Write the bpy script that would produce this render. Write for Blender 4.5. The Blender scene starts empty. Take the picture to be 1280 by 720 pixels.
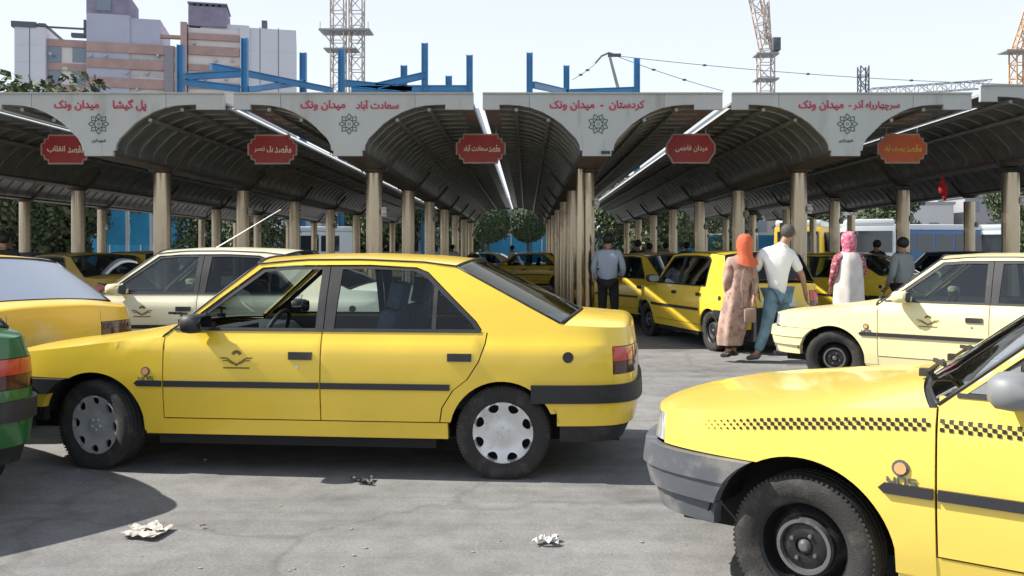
import bpy, bmesh, math, random
from math import sin, cos, pi, radians
from mathutils import Vector, Matrix
from mathutils.geometry import delaunay_2d_cdt
import numpy as np

random.seed(7)
SC = bpy.context.scene
COL = SC.collection
R = radians

# ---------------------------------------------------------------- camera, sky, sun, exposure
CAMZ = 1.42
FPX = 1110.0            # focal length in pixels of the 1280 wide photograph
cam_d = bpy.data.cameras.new("camera")
cam = bpy.data.objects.new("camera", cam_d); COL.objects.link(cam)
cam.location = (0, 0, CAMZ); cam.rotation_euler = (pi/2, 0, 0)
cam_d.sensor_width = 36; cam_d.lens = FPX/1280*36
cam_d.shift_x = (640-658)/1280.0; cam_d.shift_y = -(360-315)/1280.0
cam_d.clip_start = 0.1; cam_d.clip_end = 3000
SC.camera = cam

SUN_DIR = Vector((-1.0, 0.06, 1.05)).normalized()      # towards the sun
el = math.asin(SUN_DIR.z); az = math.atan2(SUN_DIR.x, SUN_DIR.y)
world = bpy.data.worlds.new("World"); SC.world = world
world.use_nodes = True
wn = world.node_tree; bg = wn.nodes["Background"]
sky = wn.nodes.new("ShaderNodeTexSky"); sky.sky_type = 'NISHITA'; sky.sun_disc = False
sky.sun_elevation = el; sky.sun_rotation = az
sky.air_density = 1.0; sky.dust_density = 2.0; sky.ozone_density = 1.0; sky.altitude = 1000
hz = wn.nodes.new("ShaderNodeMix"); hz.data_type = 'RGBA';  hz.inputs[7].default_value = (6.7, 7.1, 7.5, 1)   # bright summer haze over the blue
_g = wn.nodes.new("ShaderNodeTexCoord"); _s = wn.nodes.new("ShaderNodeSeparateXYZ"); _r = wn.nodes.new("ShaderNodeMapRange")   # haze thins with height as air does
_r.interpolation_type = 'SMOOTHSTEP'; _r.inputs[1].default_value = .05; _r.inputs[2].default_value = .95; _r.inputs[3].default_value = .88; _r.inputs[4].default_value = .22
wn.links.new(_g.outputs["Generated"], _s.inputs[0]); wn.links.new(_s.outputs[2], _r.inputs[0]); wn.links.new(_r.outputs[0], hz.inputs[0])
wn.links.new(sky.outputs[0], hz.inputs[6]); wn.links.new(hz.outputs[2], bg.inputs[0]); bg.inputs[1].default_value = 0.10
sun_d = bpy.data.lights.new("sun", 'SUN'); sun_d.energy = 5.0; sun_d.angle = R(0.5); sun_d.color = (1, .95, .87)
sun = bpy.data.objects.new("sun", sun_d); COL.objects.link(sun)
sun.rotation_euler = SUN_DIR.to_track_quat('Z', 'Y').to_euler(); sun.location = (-20, 0, 30)
SC.view_settings.view_transform = 'Standard'; SC.view_settings.look = 'None'
SC.view_settings.exposure = 0.62; SC.view_settings.gamma = 1

# ---------------------------------------------------------------- materials
def srgb(r, g, b):
    f = lambda c: ((c/255+.055)/1.055)**2.4 if c > 10 else c/255/12.92
    return (f(r), f(g), f(b), 1)

MATS = {}
def mat(name, col, rough=.6, metal=0., noise=None, bump=None, coat=0., spec=.5, rnd=False, stretch=None, dirt=None):
    """noise=(scale, amount) value mottling, bump=(scale, strength), dirt=(colour, scale, threshold, amount)"""
    if name in MATS: return MATS[name]
    m = bpy.data.materials.new(name); m.use_nodes = True
    nt = m.node_tree; L = nt.links; b = nt.nodes["Principled BSDF"]
    c4 = tuple(col)[:3]+(1,)
    b.inputs["Base Color"].default_value = c4; b.inputs["Roughness"].default_value = rough
    b.inputs["Metallic"].default_value = metal
    b.inputs["Coat Weight"].default_value = coat; b.inputs["Coat Roughness"].default_value = .06
    b.inputs["Specular IOR Level"].default_value = spec
    tc = nt.nodes.new("ShaderNodeTexCoord"); vec = tc.outputs["Object"]
    if rnd:
        oi = nt.nodes.new("ShaderNodeObjectInfo"); va = nt.nodes.new("ShaderNodeVectorMath"); va.operation = 'MULTIPLY_ADD'
        cb = nt.nodes.new("ShaderNodeCombineXYZ")
        for q in range(3): L.new(oi.outputs["Random"], cb.inputs[q])
        L.new(cb.outputs[0], va.inputs[0]); va.inputs[1].default_value = (31, 17, 23); L.new(vec, va.inputs[2]); vec = va.outputs[0]
    if stretch:
        mp = nt.nodes.new("ShaderNodeMapping"); mp.inputs["Scale"].default_value = stretch
        L.new(vec, mp.inputs[0]); vec = mp.outputs[0]
    last = None
    if noise:
        n = nt.nodes.new("ShaderNodeTexNoise"); n.inputs["Scale"].default_value = noise[0]; n.inputs["Detail"].default_value = 5
        L.new(vec, n.inputs["Vector"])
        mr = nt.nodes.new("ShaderNodeMapRange"); mr.inputs[1].default_value = .3; mr.inputs[2].default_value = .7
        mr.inputs[3].default_value = 1-noise[1]; mr.inputs[4].default_value = 1+noise[1]
        L.new(n.outputs[0], mr.inputs[0])
        vm = nt.nodes.new("ShaderNodeVectorMath"); vm.operation = 'SCALE'; vm.inputs[0].default_value = c4[:3]
        L.new(mr.outputs[0], vm.inputs["Scale"]); last = vm.outputs[0]
    if dirt:
        n = nt.nodes.new("ShaderNodeTexNoise"); n.inputs["Scale"].default_value = dirt[1]; n.inputs["Detail"].default_value = 7
        n.inputs["Roughness"].default_value = .62
        L.new(vec, n.inputs["Vector"])
        mr = nt.nodes.new("ShaderNodeMapRange"); mr.inputs[1].default_value = dirt[2]; mr.inputs[2].default_value = dirt[2]+.18
        mr.inputs[3].default_value = 0; mr.inputs[4].default_value = dirt[3]
        L.new(n.outputs[0], mr.inputs[0])
        mx = nt.nodes.new("ShaderNodeMix"); mx.data_type = 'RGBA'
        mx.inputs[6].default_value = c4; mx.inputs[7].default_value = tuple(dirt[0])[:3]+(1,)
        L.new(mr.outputs[0], mx.inputs[0])
        if last: L.new(last, mx.inputs[6])
        last = mx.outputs[2]
        r2 = nt.nodes.new("ShaderNodeMapRange"); r2.inputs[3].default_value = rough; r2.inputs[4].default_value = min(1, rough+.3)
        L.new(mr.outputs[0], r2.inputs[0]); L.new(r2.outputs[0], b.inputs["Roughness"])
    if last: L.new(last, b.inputs["Base Color"])
    if bump:
        n = nt.nodes.new("ShaderNodeTexNoise"); n.inputs["Scale"].default_value = bump[0]; n.inputs["Detail"].default_value = 4
        L.new(vec, n.inputs["Vector"])
        bp = nt.nodes.new("ShaderNodeBump"); bp.inputs["Strength"].default_value = bump[1]; bp.inputs["Distance"].default_value = .01
        L.new(n.outputs[0], bp.inputs["Height"]); L.new(bp.outputs[0], b.inputs["Normal"])
    MATS[name] = m
    return m

def glass_mat(name, tint, strength=1.0, rough=.02):
    m = bpy.data.materials.new(name); m.use_nodes = True
    nt = m.node_tree; nt.nodes.clear(); L = nt.links
    out = nt.nodes.new("ShaderNodeOutputMaterial"); t = nt.nodes.new("ShaderNodeBsdfTransparent"); t.inputs[0].default_value = tuple(tint)+(1,)
    g = nt.nodes.new("ShaderNodeBsdfGlossy"); g.inputs["Roughness"].default_value = rough
    fr = nt.nodes.new("ShaderNodeFresnel"); ge = nt.nodes.new("ShaderNodeNewGeometry"); io = nt.nodes.new("ShaderNodeMapRange")
    io.inputs[3].default_value = 1.5; io.inputs[4].default_value = 1/1.5     # same reflection from both faces of the pane
    L.new(ge.outputs["Backfacing"], io.inputs[0]); L.new(io.outputs[0], fr.inputs[0])
    mu = nt.nodes.new("ShaderNodeMath"); mu.operation = 'MULTIPLY'; mu.inputs[1].default_value = strength; mu.use_clamp = True
    mx = nt.nodes.new("ShaderNodeMixShader")
    L.new(fr.outputs[0], mu.inputs[0]); L.new(mu.outputs[0], mx.inputs[0]); L.new(t.outputs[0], mx.inputs[1]); L.new(g.outputs[0], mx.inputs[2])
    L.new(mx.outputs[0], out.inputs[0]); MATS[name] = m
    return m

DUST = (.42, .36, .27)
YEL = mat("taxi_yellow", (.87, .61, .055), .28, coat=.6, bump=(2.2, .35), noise=(2.2, .05), dirt=(DUST, 3.0, .60, .22))
YEL2 = mat("taxi_yellow_sunlit", (.88, .66, .12), .28, coat=.6, bump=(2.2, .35), noise=(2.0, .04), dirt=((.6, .5, .3), 3.0, .60, .2))  # same taxi yellow made paler, sunlight put into the base colour
CREAM = mat("taxi_pale_yellow", (.86, .78, .42), .32, bump=(2.2, .3), coat=.5, noise=(2.0, .04), dirt=(DUST, 3.0, .58, .25))
ORNG = mat("taxi_orange_yellow", (.84, .54, .05), .35, coat=.4, noise=(2.0, .05), dirt=((.8, .75, .6), 1.6, .5, .45))
GLAREP = mat("glare_whitened_paint", (.84, .80, .60), .35, coat=.5, noise=(2.0, .04), dirt=((.8, .62, .15), 1.2, .55, .5))  # yellow taxi bleached by painted glare, its yellow showing in patches
GREENP = mat("green_car_paint", (.02, .13, .03), .3, coat=.6, noise=(2, .05))
DKYEL = mat("shaded_dusty_yellow_paint", (.45, .30, .03), .5, coat=.2, noise=(2, .1), dirt=(DUST, 3, .5, .4))  # dusty taxi yellow darkened, canopy shade put into the base colour
BLKP = mat("black_plastic", (.022, .022, .024), .55, bump=(300, .1), dirt=((.16, .14, .12), 5, .55, .35))
GREYP = mat("grey_bumper_plastic", (.095, .105, .118), .5, noise=(6, .15), bump=(200, .15), dirt=((.3, .27, .23), 6, .5, .5))
STRIP = mat("rub_strip_rubber", (.03, .03, .034), .45)
SEAM = mat("car_underside", (.012, .012, .012), .9)
TYRE = mat("tyre_rubber", (.028, .027, .026), .85, bump=(120, .3), dirt=((.10, .09, .08), 9, .5, .6))
HUB = mat("hubcap_silver", (.66, .67, .68), .36, metal=.55, noise=(8, .1), dirt=((.2, .18, .16), 8, .55, .5))
STEEL = mat("black_steel_wheel", (.022, .022, .023), .45, metal=.3, dirt=((.14, .12, .1), 10, .55, .5))
CHROME = mat("bright_metal", (.7, .7, .7), .2, metal=1)
SEAT = mat("seat_fabric", (.06, .075, .10), .9, noise=(40, .2))
DASH = mat("dashboard_plastic", (.05, .05, .052), .7)
REDL = mat("tail_lamp_red", (.5, .02, .015), .15, coat=1)
DRKL = mat("tail_lamp_smoke", (.06, .012, .012), .15, coat=1)
ORL = mat("indicator_orange", (.75, .2, .02), .2, coat=1)
LAMPW = mat("headlamp_lens", (.36, .38, .40), .15, coat=1, noise=(90, .5), stretch=(1, 1, .15))
MIRG = mat("mirror_glass", (.6, .65, .7), .03, metal=1)
PLATE = mat("number_plate_white", (.75, .75, .7), .4)
G_CLEAR = glass_mat("window_glass", (.72, .80, .80), 1.3)
G_TINT = glass_mat("tinted_window_glass", (.66, .74, .80), 1.0)
G_DARK = glass_mat("dark_window_glass", (.10, .13, .13), 1.5)
G_SCREEN = glass_mat("windscreen_glass", (.40, .50, .52), 2.6)
G_GLARE = glass_mat("glaring_rear_glass", (.30, .33, .35), 11.0, .25)

# ---------------------------------------------------------------- mesh helpers
class MB:
    def __init__(s): s.v = []; s.f = []; s.m = []
    def add(s, vs, fs, mi=0):
        o = len(s.v); s.v += [tuple(v) for v in vs]; s.f += [tuple(i+o for i in f) for f in fs]; s.m += [mi]*len(fs)
    def box(s, c, d, mi=0, rot=None):
        hx, hy, hz = d[0]/2, d[1]/2, d[2]/2
        vs = [Vector((x*hx, y*hy, z*hz)) for x in (-1, 1) for y in (-1, 1) for z in (-1, 1)]
        if rot is not None: vs = [rot @ v for v in vs]
        c = Vector(c); vs = [v+c for v in vs]
        s.add(vs, [(0,1,3,2),(4,6,7,5),(0,4,5,1),(2,3,7,6),(0,2,6,4),(1,5,7,3)], mi)
    def bar(s, a, b, w, h=None, mi=0):
        a = Vector(a); b = Vector(b); h = h or w; d = (b-a); n = d.length
        if n < 1e-6: return
        q = d.to_track_quat('Z', 'Y').to_matrix(); s.box((a+b)/2, (w, h, n), mi, q)
    def tube(s, pts, r, seg=8, mi=0, cap=True):
        pts = [Vector(p) for p in pts]; rs = r if isinstance(r, (list, tuple)) else [r]*len(pts)
        vs = []; fs = []
        for i, p in enumerate(pts):
            d = (pts[min(i+1, len(pts)-1)]-pts[max(i-1, 0)]).normalized()
            q = d.to_track_quat('Z', 'Y')
            for k in range(seg):
                a = 2*pi*k/seg; vs.append(p + q @ Vector((cos(a)*rs[i], sin(a)*rs[i], 0)))
        for i in range(len(pts)-1):
            for k in range(seg):
                k2 = (k+1) % seg; fs.append((i*seg+k, i*seg+k2, (i+1)*seg+k2, (i+1)*seg+k))
        if cap: fs.append(tuple(range(seg-1, -1, -1))); fs.append(tuple((len(pts)-1)*seg+k for k in range(seg)))
        s.add(vs, fs, mi)
    def lathe(s, prof, seg=32, axis='Z', c=(0,0,0), mi=0, flip=False):
        """prof = [(r, h)] revolved round axis"""
        vs = []; n = len(prof)
        for k in range(seg):
            a = 2*pi*k/seg
            for r, h in prof:
                if axis == 'Z': p = (r*cos(a), r*sin(a), h)
                else: p = (r*cos(a), h, r*sin(a))
                vs.append((p[0]+c[0], p[1]+c[1], p[2]+c[2]))
        fs = []
        for k in range(seg):
            k2 = (k+1) % seg
            for i in range(n-1):
                f = (k*n+i, k2*n+i, k2*n+i+1, k*n+i+1)
                fs.append(f[::-1] if (axis == 'Y') != flip else f)
        s.add(vs, fs, mi)
    def prism(s, poly, y0, y1, mi=0):
        """poly (x, z) extruded from y0 to y1"""
        n = len(poly); vs = [(x, y0, z) for x, z in poly]+[(x, y1, z) for x, z in poly]
        fs = [tuple(range(n)), tuple(range(2*n-1, n-1, -1))]+[(i, n+i, n+(i+1) % n, (i+1) % n) for i in range(n)]
        s.add(vs, fs, mi)
    def ball(s, c, r, seg=10, rings=7, mi=0, sq=(1,1,1)):
        vs = []; fs = []
        for i in range(rings+1):
            t = pi*i/rings
            for k in range(seg):
                a = 2*pi*k/seg; vs.append((c[0]+r*sq[0]*sin(t)*cos(a), c[1]+r*sq[1]*sin(t)*sin(a), c[2]+r*sq[2]*cos(t)))
        for i in range(rings):
            for k in range(seg):
                k2 = (k+1) % seg; fs.append((i*seg+k, (i+1)*seg+k, (i+1)*seg+k2, i*seg+k2))
        s.add(vs, fs, mi)
    def mirror_y(s):
        o = MB(); o.v = [(x, -y, z) for x, y, z in s.v]; o.f = [f[::-1] for f in s.f]; o.m = list(s.m); return o
    def build(s, name, mats, parent=None, smooth=False, loc=None, rot=None, angle=None, bevel=None):
        me = bpy.data.meshes.new(name); me.from_pydata(s.v, [], s.f)
        if not isinstance(mats, (list, tuple)): mats = [mats]
        for m in mats: me.materials.append(m)
        if len(mats) > 1: me.polygons.foreach_set("material_index", s.m)
        if angle is not None or bevel:
            bm = bmesh.new(); bm.from_mesh(me)
            bmesh.ops.remove_doubles(bm, verts=bm.verts, dist=1e-5)
            bmesh.ops.recalc_face_normals(bm, faces=bm.faces)
            if bevel:
                es = [e for e in bm.edges if len(e.link_faces) == 2 and e.calc_face_angle(0) > R(30)]
                bmesh.ops.bevel(bm, geom=es, offset=bevel, segments=2, profile=.6, affect='EDGES', clamp_overlap=True)
                angle = angle or 35
            for f in bm.faces: f.smooth = True
            for e in bm.edges:
                if len(e.link_faces) == 2 and e.calc_face_angle(0) > R(angle): e.smooth = False
            bm.to_mesh(me); bm.free()
        elif smooth:
            me.polygons.foreach_set("use_smooth", [True]*len(me.polygons))
        me.update()
        o = bpy.data.objects.new(name, me); COL.objects.link(o)
        if parent: o.parent = parent
        if loc is not None: o.location = loc
        if rot is not None: o.rotation_euler = rot
        return o

def tag(o, label=None, cat=None, group=None, kind=None):
    if label: o["label"] = label
    if cat: o["category"] = cat
    if group: o["group"] = group
    if kind: o["kind"] = kind
    return o
def thing(name, label, cat, loc=(0,0,0), rz=0, group=None):
    o = bpy.data.objects.new(name, None); COL.objects.link(o); o.empty_display_size = .2
    o.location = loc; o.rotation_euler = (0, 0, rz); return tag(o, label, cat, group)
KIDS = {}
def kids(o): return [c for c in COL.objects if c.parent == o]
def copy_tree(o, parent=None):
    c = o.copy(); COL.objects.link(c); c.parent = parent
    for ch in o.children: copy_tree(ch, c)
    return c
def W(px, s):            # world x, y for photo column px at s pixels per metre
    return ((px-658)/s, FPX/s)
def WZ(py, s): return CAMZ-(py-315)/s

# ---- Persian text: joining forms, written right to left
AR = {  # isolated, final, initial, medial
 'ا': 'ﺍﺎ', 'آ': 'ﺁﺂ', 'ب': 'ﺏﺐﺑﺒ', 'پ': 'ﭖﭗﭘﭙ', 'ت': 'ﺕﺖﺗﺘ', 'چ': 'ﭺﭻﭼﭽ', 'د': 'ﺩﺪ', 'ذ': 'ﺫﺬ', 'ر': 'ﺭﺮ', 'ز': 'ﺯﺰ',
 'س': 'ﺱﺲﺳﺴ', 'ش': 'ﺵﺶﺷﺸ', 'ص': 'ﺹﺺﺻﺼ', 'ط': 'ﻁﻂﻃﻄ', 'ع': 'ﻉﻊﻋﻌ', 'ف': 'ﻑﻒﻓﻔ', 'ق': 'ﻕﻖﻗﻘ', 'ک': 'ﮎﮏﮐﮑ', 'گ': 'ﮒﮓﮔﮕ',
 'ل': 'ﻝﻞﻟﻠ', 'م': 'ﻡﻢﻣﻤ', 'ن': 'ﻥﻦﻧﻨ', 'و': 'ﻭﻮ', 'ه': 'ﻩﻪﻫﻬ', 'ی': 'ﯼﯽﯾﯿ'}
def shape(txt):
    out = []
    for i, ch in enumerate(txt):
        if ch not in AR: out.append(ch); continue
        prev = i > 0 and txt[i-1] in AR and len(AR[txt[i-1]]) == 4
        nxt = i+1 < len(txt) and txt[i+1] in AR and len(AR[ch]) == 4
        f = AR[ch]; out.append(f[3] if prev and nxt else f[1] if prev else f[2] if nxt else f[0])
    return ''.join(reversed(out))
def text_obj(name, txt, width, height, m, parent, loc, rot=(pi/2, 0, 0), bold=.0, depth=.004, arabic=True):
    c = bpy.data.curves.new(name, 'FONT'); c.body = shape(txt) if arabic else txt
    c.align_x = 'CENTER'; c.align_y = 'CENTER'; c.resolution_u = 2; c.offset = bold; c.extrude = .001
    o = bpy.data.objects.new(name, c); COL.objects.link(o)
    bpy.context.view_layer.update()
    me = bpy.data.meshes.new_from_object(o); bpy.data.objects.remove(o); bpy.data.curves.remove(c)
    co = np.array([v.co[:] for v in me.vertices]); mn = co.min(0); mx = co.max(0)
    sx = width/(mx[0]-mn[0]); sy = height/(mx[1]-mn[1]) if height else sx
    for v in me.vertices:
        v.co = ((v.co.x-(mn[0]+mx[0])/2)*sx, (v.co.y-(mn[1]+mx[1])/2)*sy, v.co.z/.001*depth)
    me.materials.clear(); me.materials.append(m)
    o = bpy.data.objects.new(name, me); COL.objects.link(o); o.parent = parent; o.location = loc; o.rotation_euler = rot
    return o

# ---------------------------------------------------------------- cars
def catmull(P, n=24):
    P = [np.array(p, float) for p in P]; out = []
    Q = [2*P[0]-P[1]]+P+[2*P[-1]-P[-2]]
    for i in range(1, len(Q)-2):
        p0, p1, p2, p3 = Q[i-1:i+3]
        for k in range(n):
            t = k/n
            out.append(.5*((2*p1)+(-p0+p2)*t+(2*p0-5*p1+4*p2-p3)*t*t+(-p0+3*p1-3*p2+p3)*t**3))
    out.append(P[-1]); return np.array(out)

class Shell:
    """body surface of a car: u runs round the plan outline (u = x along the side), z is height"""
    def __init__(s, plan, side, front, rear):
        c = catmull(plan); d = np.r_[0, np.cumsum(np.linalg.norm(np.diff(c, axis=0), axis=1))]
        d -= np.interp(0, c[:, 0], d)
        s.u = d; s.c = c; t = np.gradient(c, axis=0); t /= np.linalg.norm(t, axis=1)[:, None]
        s.n = np.stack([-t[:, 1], t[:, 0]], 1)
        s.n[0] = (-1, 0); s.n[-1] = (1, 0)
        s.uF = d[-1]; s.uR = d[0]
        s.S, s.Fr, s.Re = [np.array(q) for q in (side, front, rear)]
    def __call__(s, u, z, off=0.):
        sg = 1
        if u > s.uF: u = 2*s.uF-u; sg = -1
        if u < s.uR: u = 2*s.uR-u; sg = -1
        x = np.interp(u, s.u, s.c[:, 0]); y = np.interp(u, s.u, s.c[:, 1])
        nx = np.interp(u, s.u, s.n[:, 0]); ny = np.interp(u, s.u, s.n[:, 1])
        wf = max(0, nx)**2; wr = max(0, -nx)**2
        I = (1-wf-wr)*np.interp(z, s.S[:, 0], s.S[:, 1])+wf*np.interp(z, s.Fr[:, 0], s.Fr[:, 1])+wr*np.interp(z, s.Re[:, 0], s.Re[:, 1])
        I -= off
        return Vector((x-nx*I, max(0, (y-ny*I))*sg if abs(y) > 1e-6 else 0, z))

def inpoly(x, y, P):
    c = False; j = len(P)-1
    for i in range(len(P)):
        xi, yi = P[i]; xj, yj = P[j]
        if (yi > y) != (yj > y) and x < (xj-xi)*(y-yi)/(yj-yi)+xi: c = not c
        j = i
    return c
def densify(P, d):
    out = []
    for i in range(len(P)):
        a = P[i]; b = P[(i+1) % len(P)]; n = max(1, int(math.ceil(math.dist(a, b)/d)))
        for k in range(n): out.append((a[0]+(b[0]-a[0])*k/n, a[1]+(b[1]-a[1])*k/n))
    return out
def arc(cx, cz, r, a0, a1, n=14):
    return [(cx+r*cos(R(a0+(a1-a0)*i/n)), cz+r*sin(R(a0+(a1-a0)*i/n))) for i in range(n+1)]

def panel(sh, outer, holes=(), off=0., thick=.022, d=.07, zrows=(), mb=None, mi=0):
    mb = mb or MB()
    outer = densify(outer, d); holes = [densify(h, d) for h in holes]
    pts = []; edges = []
    for loop in [outer]+holes:
        o = len(pts); n = len(loop); pts += loop; edges += [(o+i, o+(i+1) % n) for i in range(n)]
    us = [p[0] for p in outer]; zs = [p[1] for p in outer]
    zr = set(zrows) | {round(i*d, 4) for i in range(int(min(zs)/d), int(max(zs)/d)+2)}
    zr = sorted(z for z in zr); zr = [z for i, z in enumerate(zr) if z in zrows or all(abs(z-q) > .025 for q in zrows)]
    bpts = list(pts)
    u0, u1 = min(us), max(us); nu = max(1, int((u1-u0)/d))
    for i in range(nu+1):
        u = u0+(u1-u0)*(i+.5)/(nu+1)
        for z in zr:
            if inpoly(u, z, outer) and not any(inpoly(u, z, h) for h in holes):
                if all(abs(u-b[0])+abs(z-b[1]) > d*.42 for b in bpts): pts.append((u, z))
    vo, eo, fo, *_ = delaunay_2d_cdt([Vector(p) for p in pts], edges, [], 0, 1e-6)
    tris = []
    for f in fo:
        cx = sum(vo[i][0] for i in f)/3; cz = sum(vo[i][1] for i in f)/3
        if inpoly(cx, cz, outer) and not any(inpoly(cx, cz, h) for h in holes): tris.append(tuple(f))
    P = [sh(v[0], v[1], off) for v in vo]
    # orient outwards
    if tris:
        a, b, c = tris[0]; nrm = (P[b]-P[a]).cross(P[c]-P[a]); m = (P[a]+P[b]+P[c])/3
        ref = m-Vector(sh(sum(vo[i][0] for i in tris[0])/3, m.z, off-.1))
        if nrm.dot(ref) < 0: tris = [t[::-1] for t in tris]
    mb.add(P, tris, mi)
    if thick:
        cnt = {}
        for t in tris:
            for i in range(3):
                e = (t[i], t[(i+1) % 3]); cnt[e] = 1
        for (a, b) in list(cnt):
            if (b, a) not in cnt:
                A, B = P[a], P[b]
                A2 = sh(vo[a][0], vo[a][1], off-thick); B2 = sh(vo[b][0], vo[b][1], off-thick)
                mb.add([A, A2, B2, B], [(0, 1, 2, 3)], mi)
    return mb

def grid(rows, flip=False, thick=.015):
    n = len(rows[0]); vs = [p for r in rows for p in r]; fs = []
    for i in range(len(rows)-1):
        for k in range(n-1):
            f = (i*n+k, i*n+k+1, (i+1)*n+k+1, (i+1)*n+k); fs.append(f[::-1] if flip else f)
    mb = MB(); mb.add(vs, fs)
    # turned-down edge
    if thick:
        loop = [(0, k) for k in range(n)]+[(i, n-1) for i in range(1, len(rows))]+[(len(rows)-1, k) for k in range(n-2, -1, -1)]+[(i, 0) for i in range(len(rows)-2, 0, -1)]
        L = [rows[i][k] for i, k in loop]; m = len(L)
        mb.add([tuple(p) for p in L]+[(p[0], p[1], p[2]-thick) for p in L], [(i, (i+1) % m, m+(i+1) % m, m+i) for i in range(m)])
    return mb

def cross_row(b, crown, bow, p=2.6, n=18):
    row = []
    for k in range(n+1):
        v = -1+2*k/n; v = math.copysign(abs(v)**.85, v)
        row.append((b.x+bow*(1-v*v), b.y*v, b.z+crown*(1-abs(v)**p)))
    return row

def make_wheels_parts():
    t = MB()
    Ro, w = .295, .185
    prof = [(.185, -w*.36), (.21, -w*.46), (.25, -w*.5), (.28, -w*.47), (.291, -w*.40), (Ro, -w*.34)]
    for g in (-.2, 0, .2):
        prof += [(Ro+.001, w*(g-.06)), (Ro-.008, w*(g-.045)), (Ro-.008, w*(g+.045)), (Ro+.001, w*(g+.06))]
    prof += [(Ro, w*.34), (.291, w*.40), (.28, w*.47), (.25, w*.5), (.21, w*.46), (.185, w*.36)]
    t.lathe(prof, 56, 'Y', flip=True)
    # tread blocks on the shoulder
    for k in range(84):
        a = 2*pi*k/84
        for sgn in (-1, 1):
            c = Vector((cos(a)*(Ro-.0082), sgn*w*.385, sin(a)*(Ro-.0065)))
            rot = Matrix.Rotation(-a, 3, 'Y')
            t.box(c, (.012, .026, .011), 0, rot)
    return t
def hubcap():
    """silver cap with eight oval openings"""
    mb = MB()
    Rr = .20; ring = [(Rr*cos(2*pi*k/64), Rr*sin(2*pi*k/64)) for k in range(64)]
    holes = []
    for k in range(8):
        a = 2*pi*(k+.5)/8; h = []
        for j in range(14):
            b = 2*pi*j/14; r = .158+.026*cos(b); ta = .034*sin(b)*(1+.25*cos(b))
            h.append((r*cos(a)-ta*sin(a), r*sin(a)+ta*cos(a)))
        holes.append(h)
    pts = []; edges = []
    for loop in [ring]+holes:
        o = len(pts); n = len(loop); pts += loop; edges += [(o+i, o+(i+1) % n) for i in range(n)]
    for rr, m in ((0, 1), (.03, 8), (.06, 14), (.09, 20), (.118, 28), (.19, 60)):
        for i in range(m):
            pts.append((rr*cos(2*pi*i/m), rr*sin(2*pi*i/m)))
    vo, eo, fo, *_ = delaunay_2d_cdt([Vector(p) for p in pts], edges, [], 0, 1e-6)
    def H(x, y):
        r = math.hypot(x, y)
        return float(np.interp(r, [0, .055, .065, .12, .18, .195, .2], [.012, .012, .0, .006, .022, .018, .0]))
    fs = []
    for f in fo:
        cx = sum(vo[i][0] for i in f)/3; cy = sum(vo[i][1] for i in f)/3
        if not any(inpoly(cx, cy, h) for h in holes) and math.hypot(cx, cy) < Rr: fs.append(tuple(f))
    mb.add([(v[0], H(v[0], v[1])+.055, v[1]) for v in vo], [f[::-1] for f in fs])
    for h in holes:
        n = len(h)
        mb.add([(x, H(x, y)+.055, y) for x, y in h]+[(x*.97, H(x, y)+.03, y*.97) for x, y in h], [(i, (i+1) % n, n+(i+1) % n, n+i) for i in range(n)])
    for k in range(5):
        a = 2*pi*k/5+.3; mb.lathe([(0, .012), (.009, .010), (.010, 0)], 8, 'Y', (.035*cos(a), .062, .035*sin(a)))
    return mb
def steel_rim():
    mb = MB()
    mb.lathe([(.0, .035), (.035, .035), (.038, .045), (.06, .048), (.095, .040), (.115, .020), (.128, .022), (.148, .005), (.158, -.01), (.172, .01), (.176, .05), (.196, .066), (.2, .06)], 48, 'Y')
    return mb
def steel_cap():
    mb = MB(); mb.lathe([(.093, .040), (.098, .058), (.112, .058), (.118, .038)], 40, 'Y')
    mb.lathe([(0, .062), (.016, .06), (.024, .05), (.028, .04)], 16, 'Y')
    for k in range(4):
        a = 2*pi*k/4+.6; mb.lathe([(0, .062), (.008, .06), (.009, .04)], 8, 'Y', (.055*cos(a), 0, .055*sin(a)))
    return mb

TYRE_M = HUB_M = None
def cross_emblem(sh, u, z, w, m, parent, name="door_emblem"):
    """taxi emblem printed on the door: dark cap over two wings and a line"""
    mb = MB()
    def strip(pts, th):
        for (a, b) in zip(pts[:-1], pts[1:]):
            dx, dz = b[0]-a[0], b[1]-a[1]; l = math.hypot(dx, dz) or 1; nx, nz = -dz/l*th, dx/l*th
            q = [(a[0]-nx, a[1]-nz), (b[0]-nx, b[1]-nz), (b[0]+nx, b[1]+nz), (a[0]+nx, a[1]+nz)]
            mb.add([sh(u-p[0]*w, z+p[1]*w, .003) for p in q], [(3, 2, 1, 0)])
    capp = arc(0, .12, .13, 20, 160, 6)
    strip(capp, .05)
    strip([(-.1, .2), (.0, .27), (.1, .2)], .02)
    strip([(-.5, .06), (-.3, .05), (-.05, -.12), (.05, -.16)], .022); strip([(-.42, -.02), (-.28, -.02), (-.1, -.13)], .016)
    strip([(.5, .06), (.3, .05), (.05, -.12), (-.05, -.16)], .022); strip([(.42, -.02), (.28, -.02), (.1, -.13)], .016)
    strip([(-.42, -.24), (.42, -.24)], .022)
    strip(arc(0, -.02, .1, 200, 340, 6), .012)
    return mb.build(name, m, parent)

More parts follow.
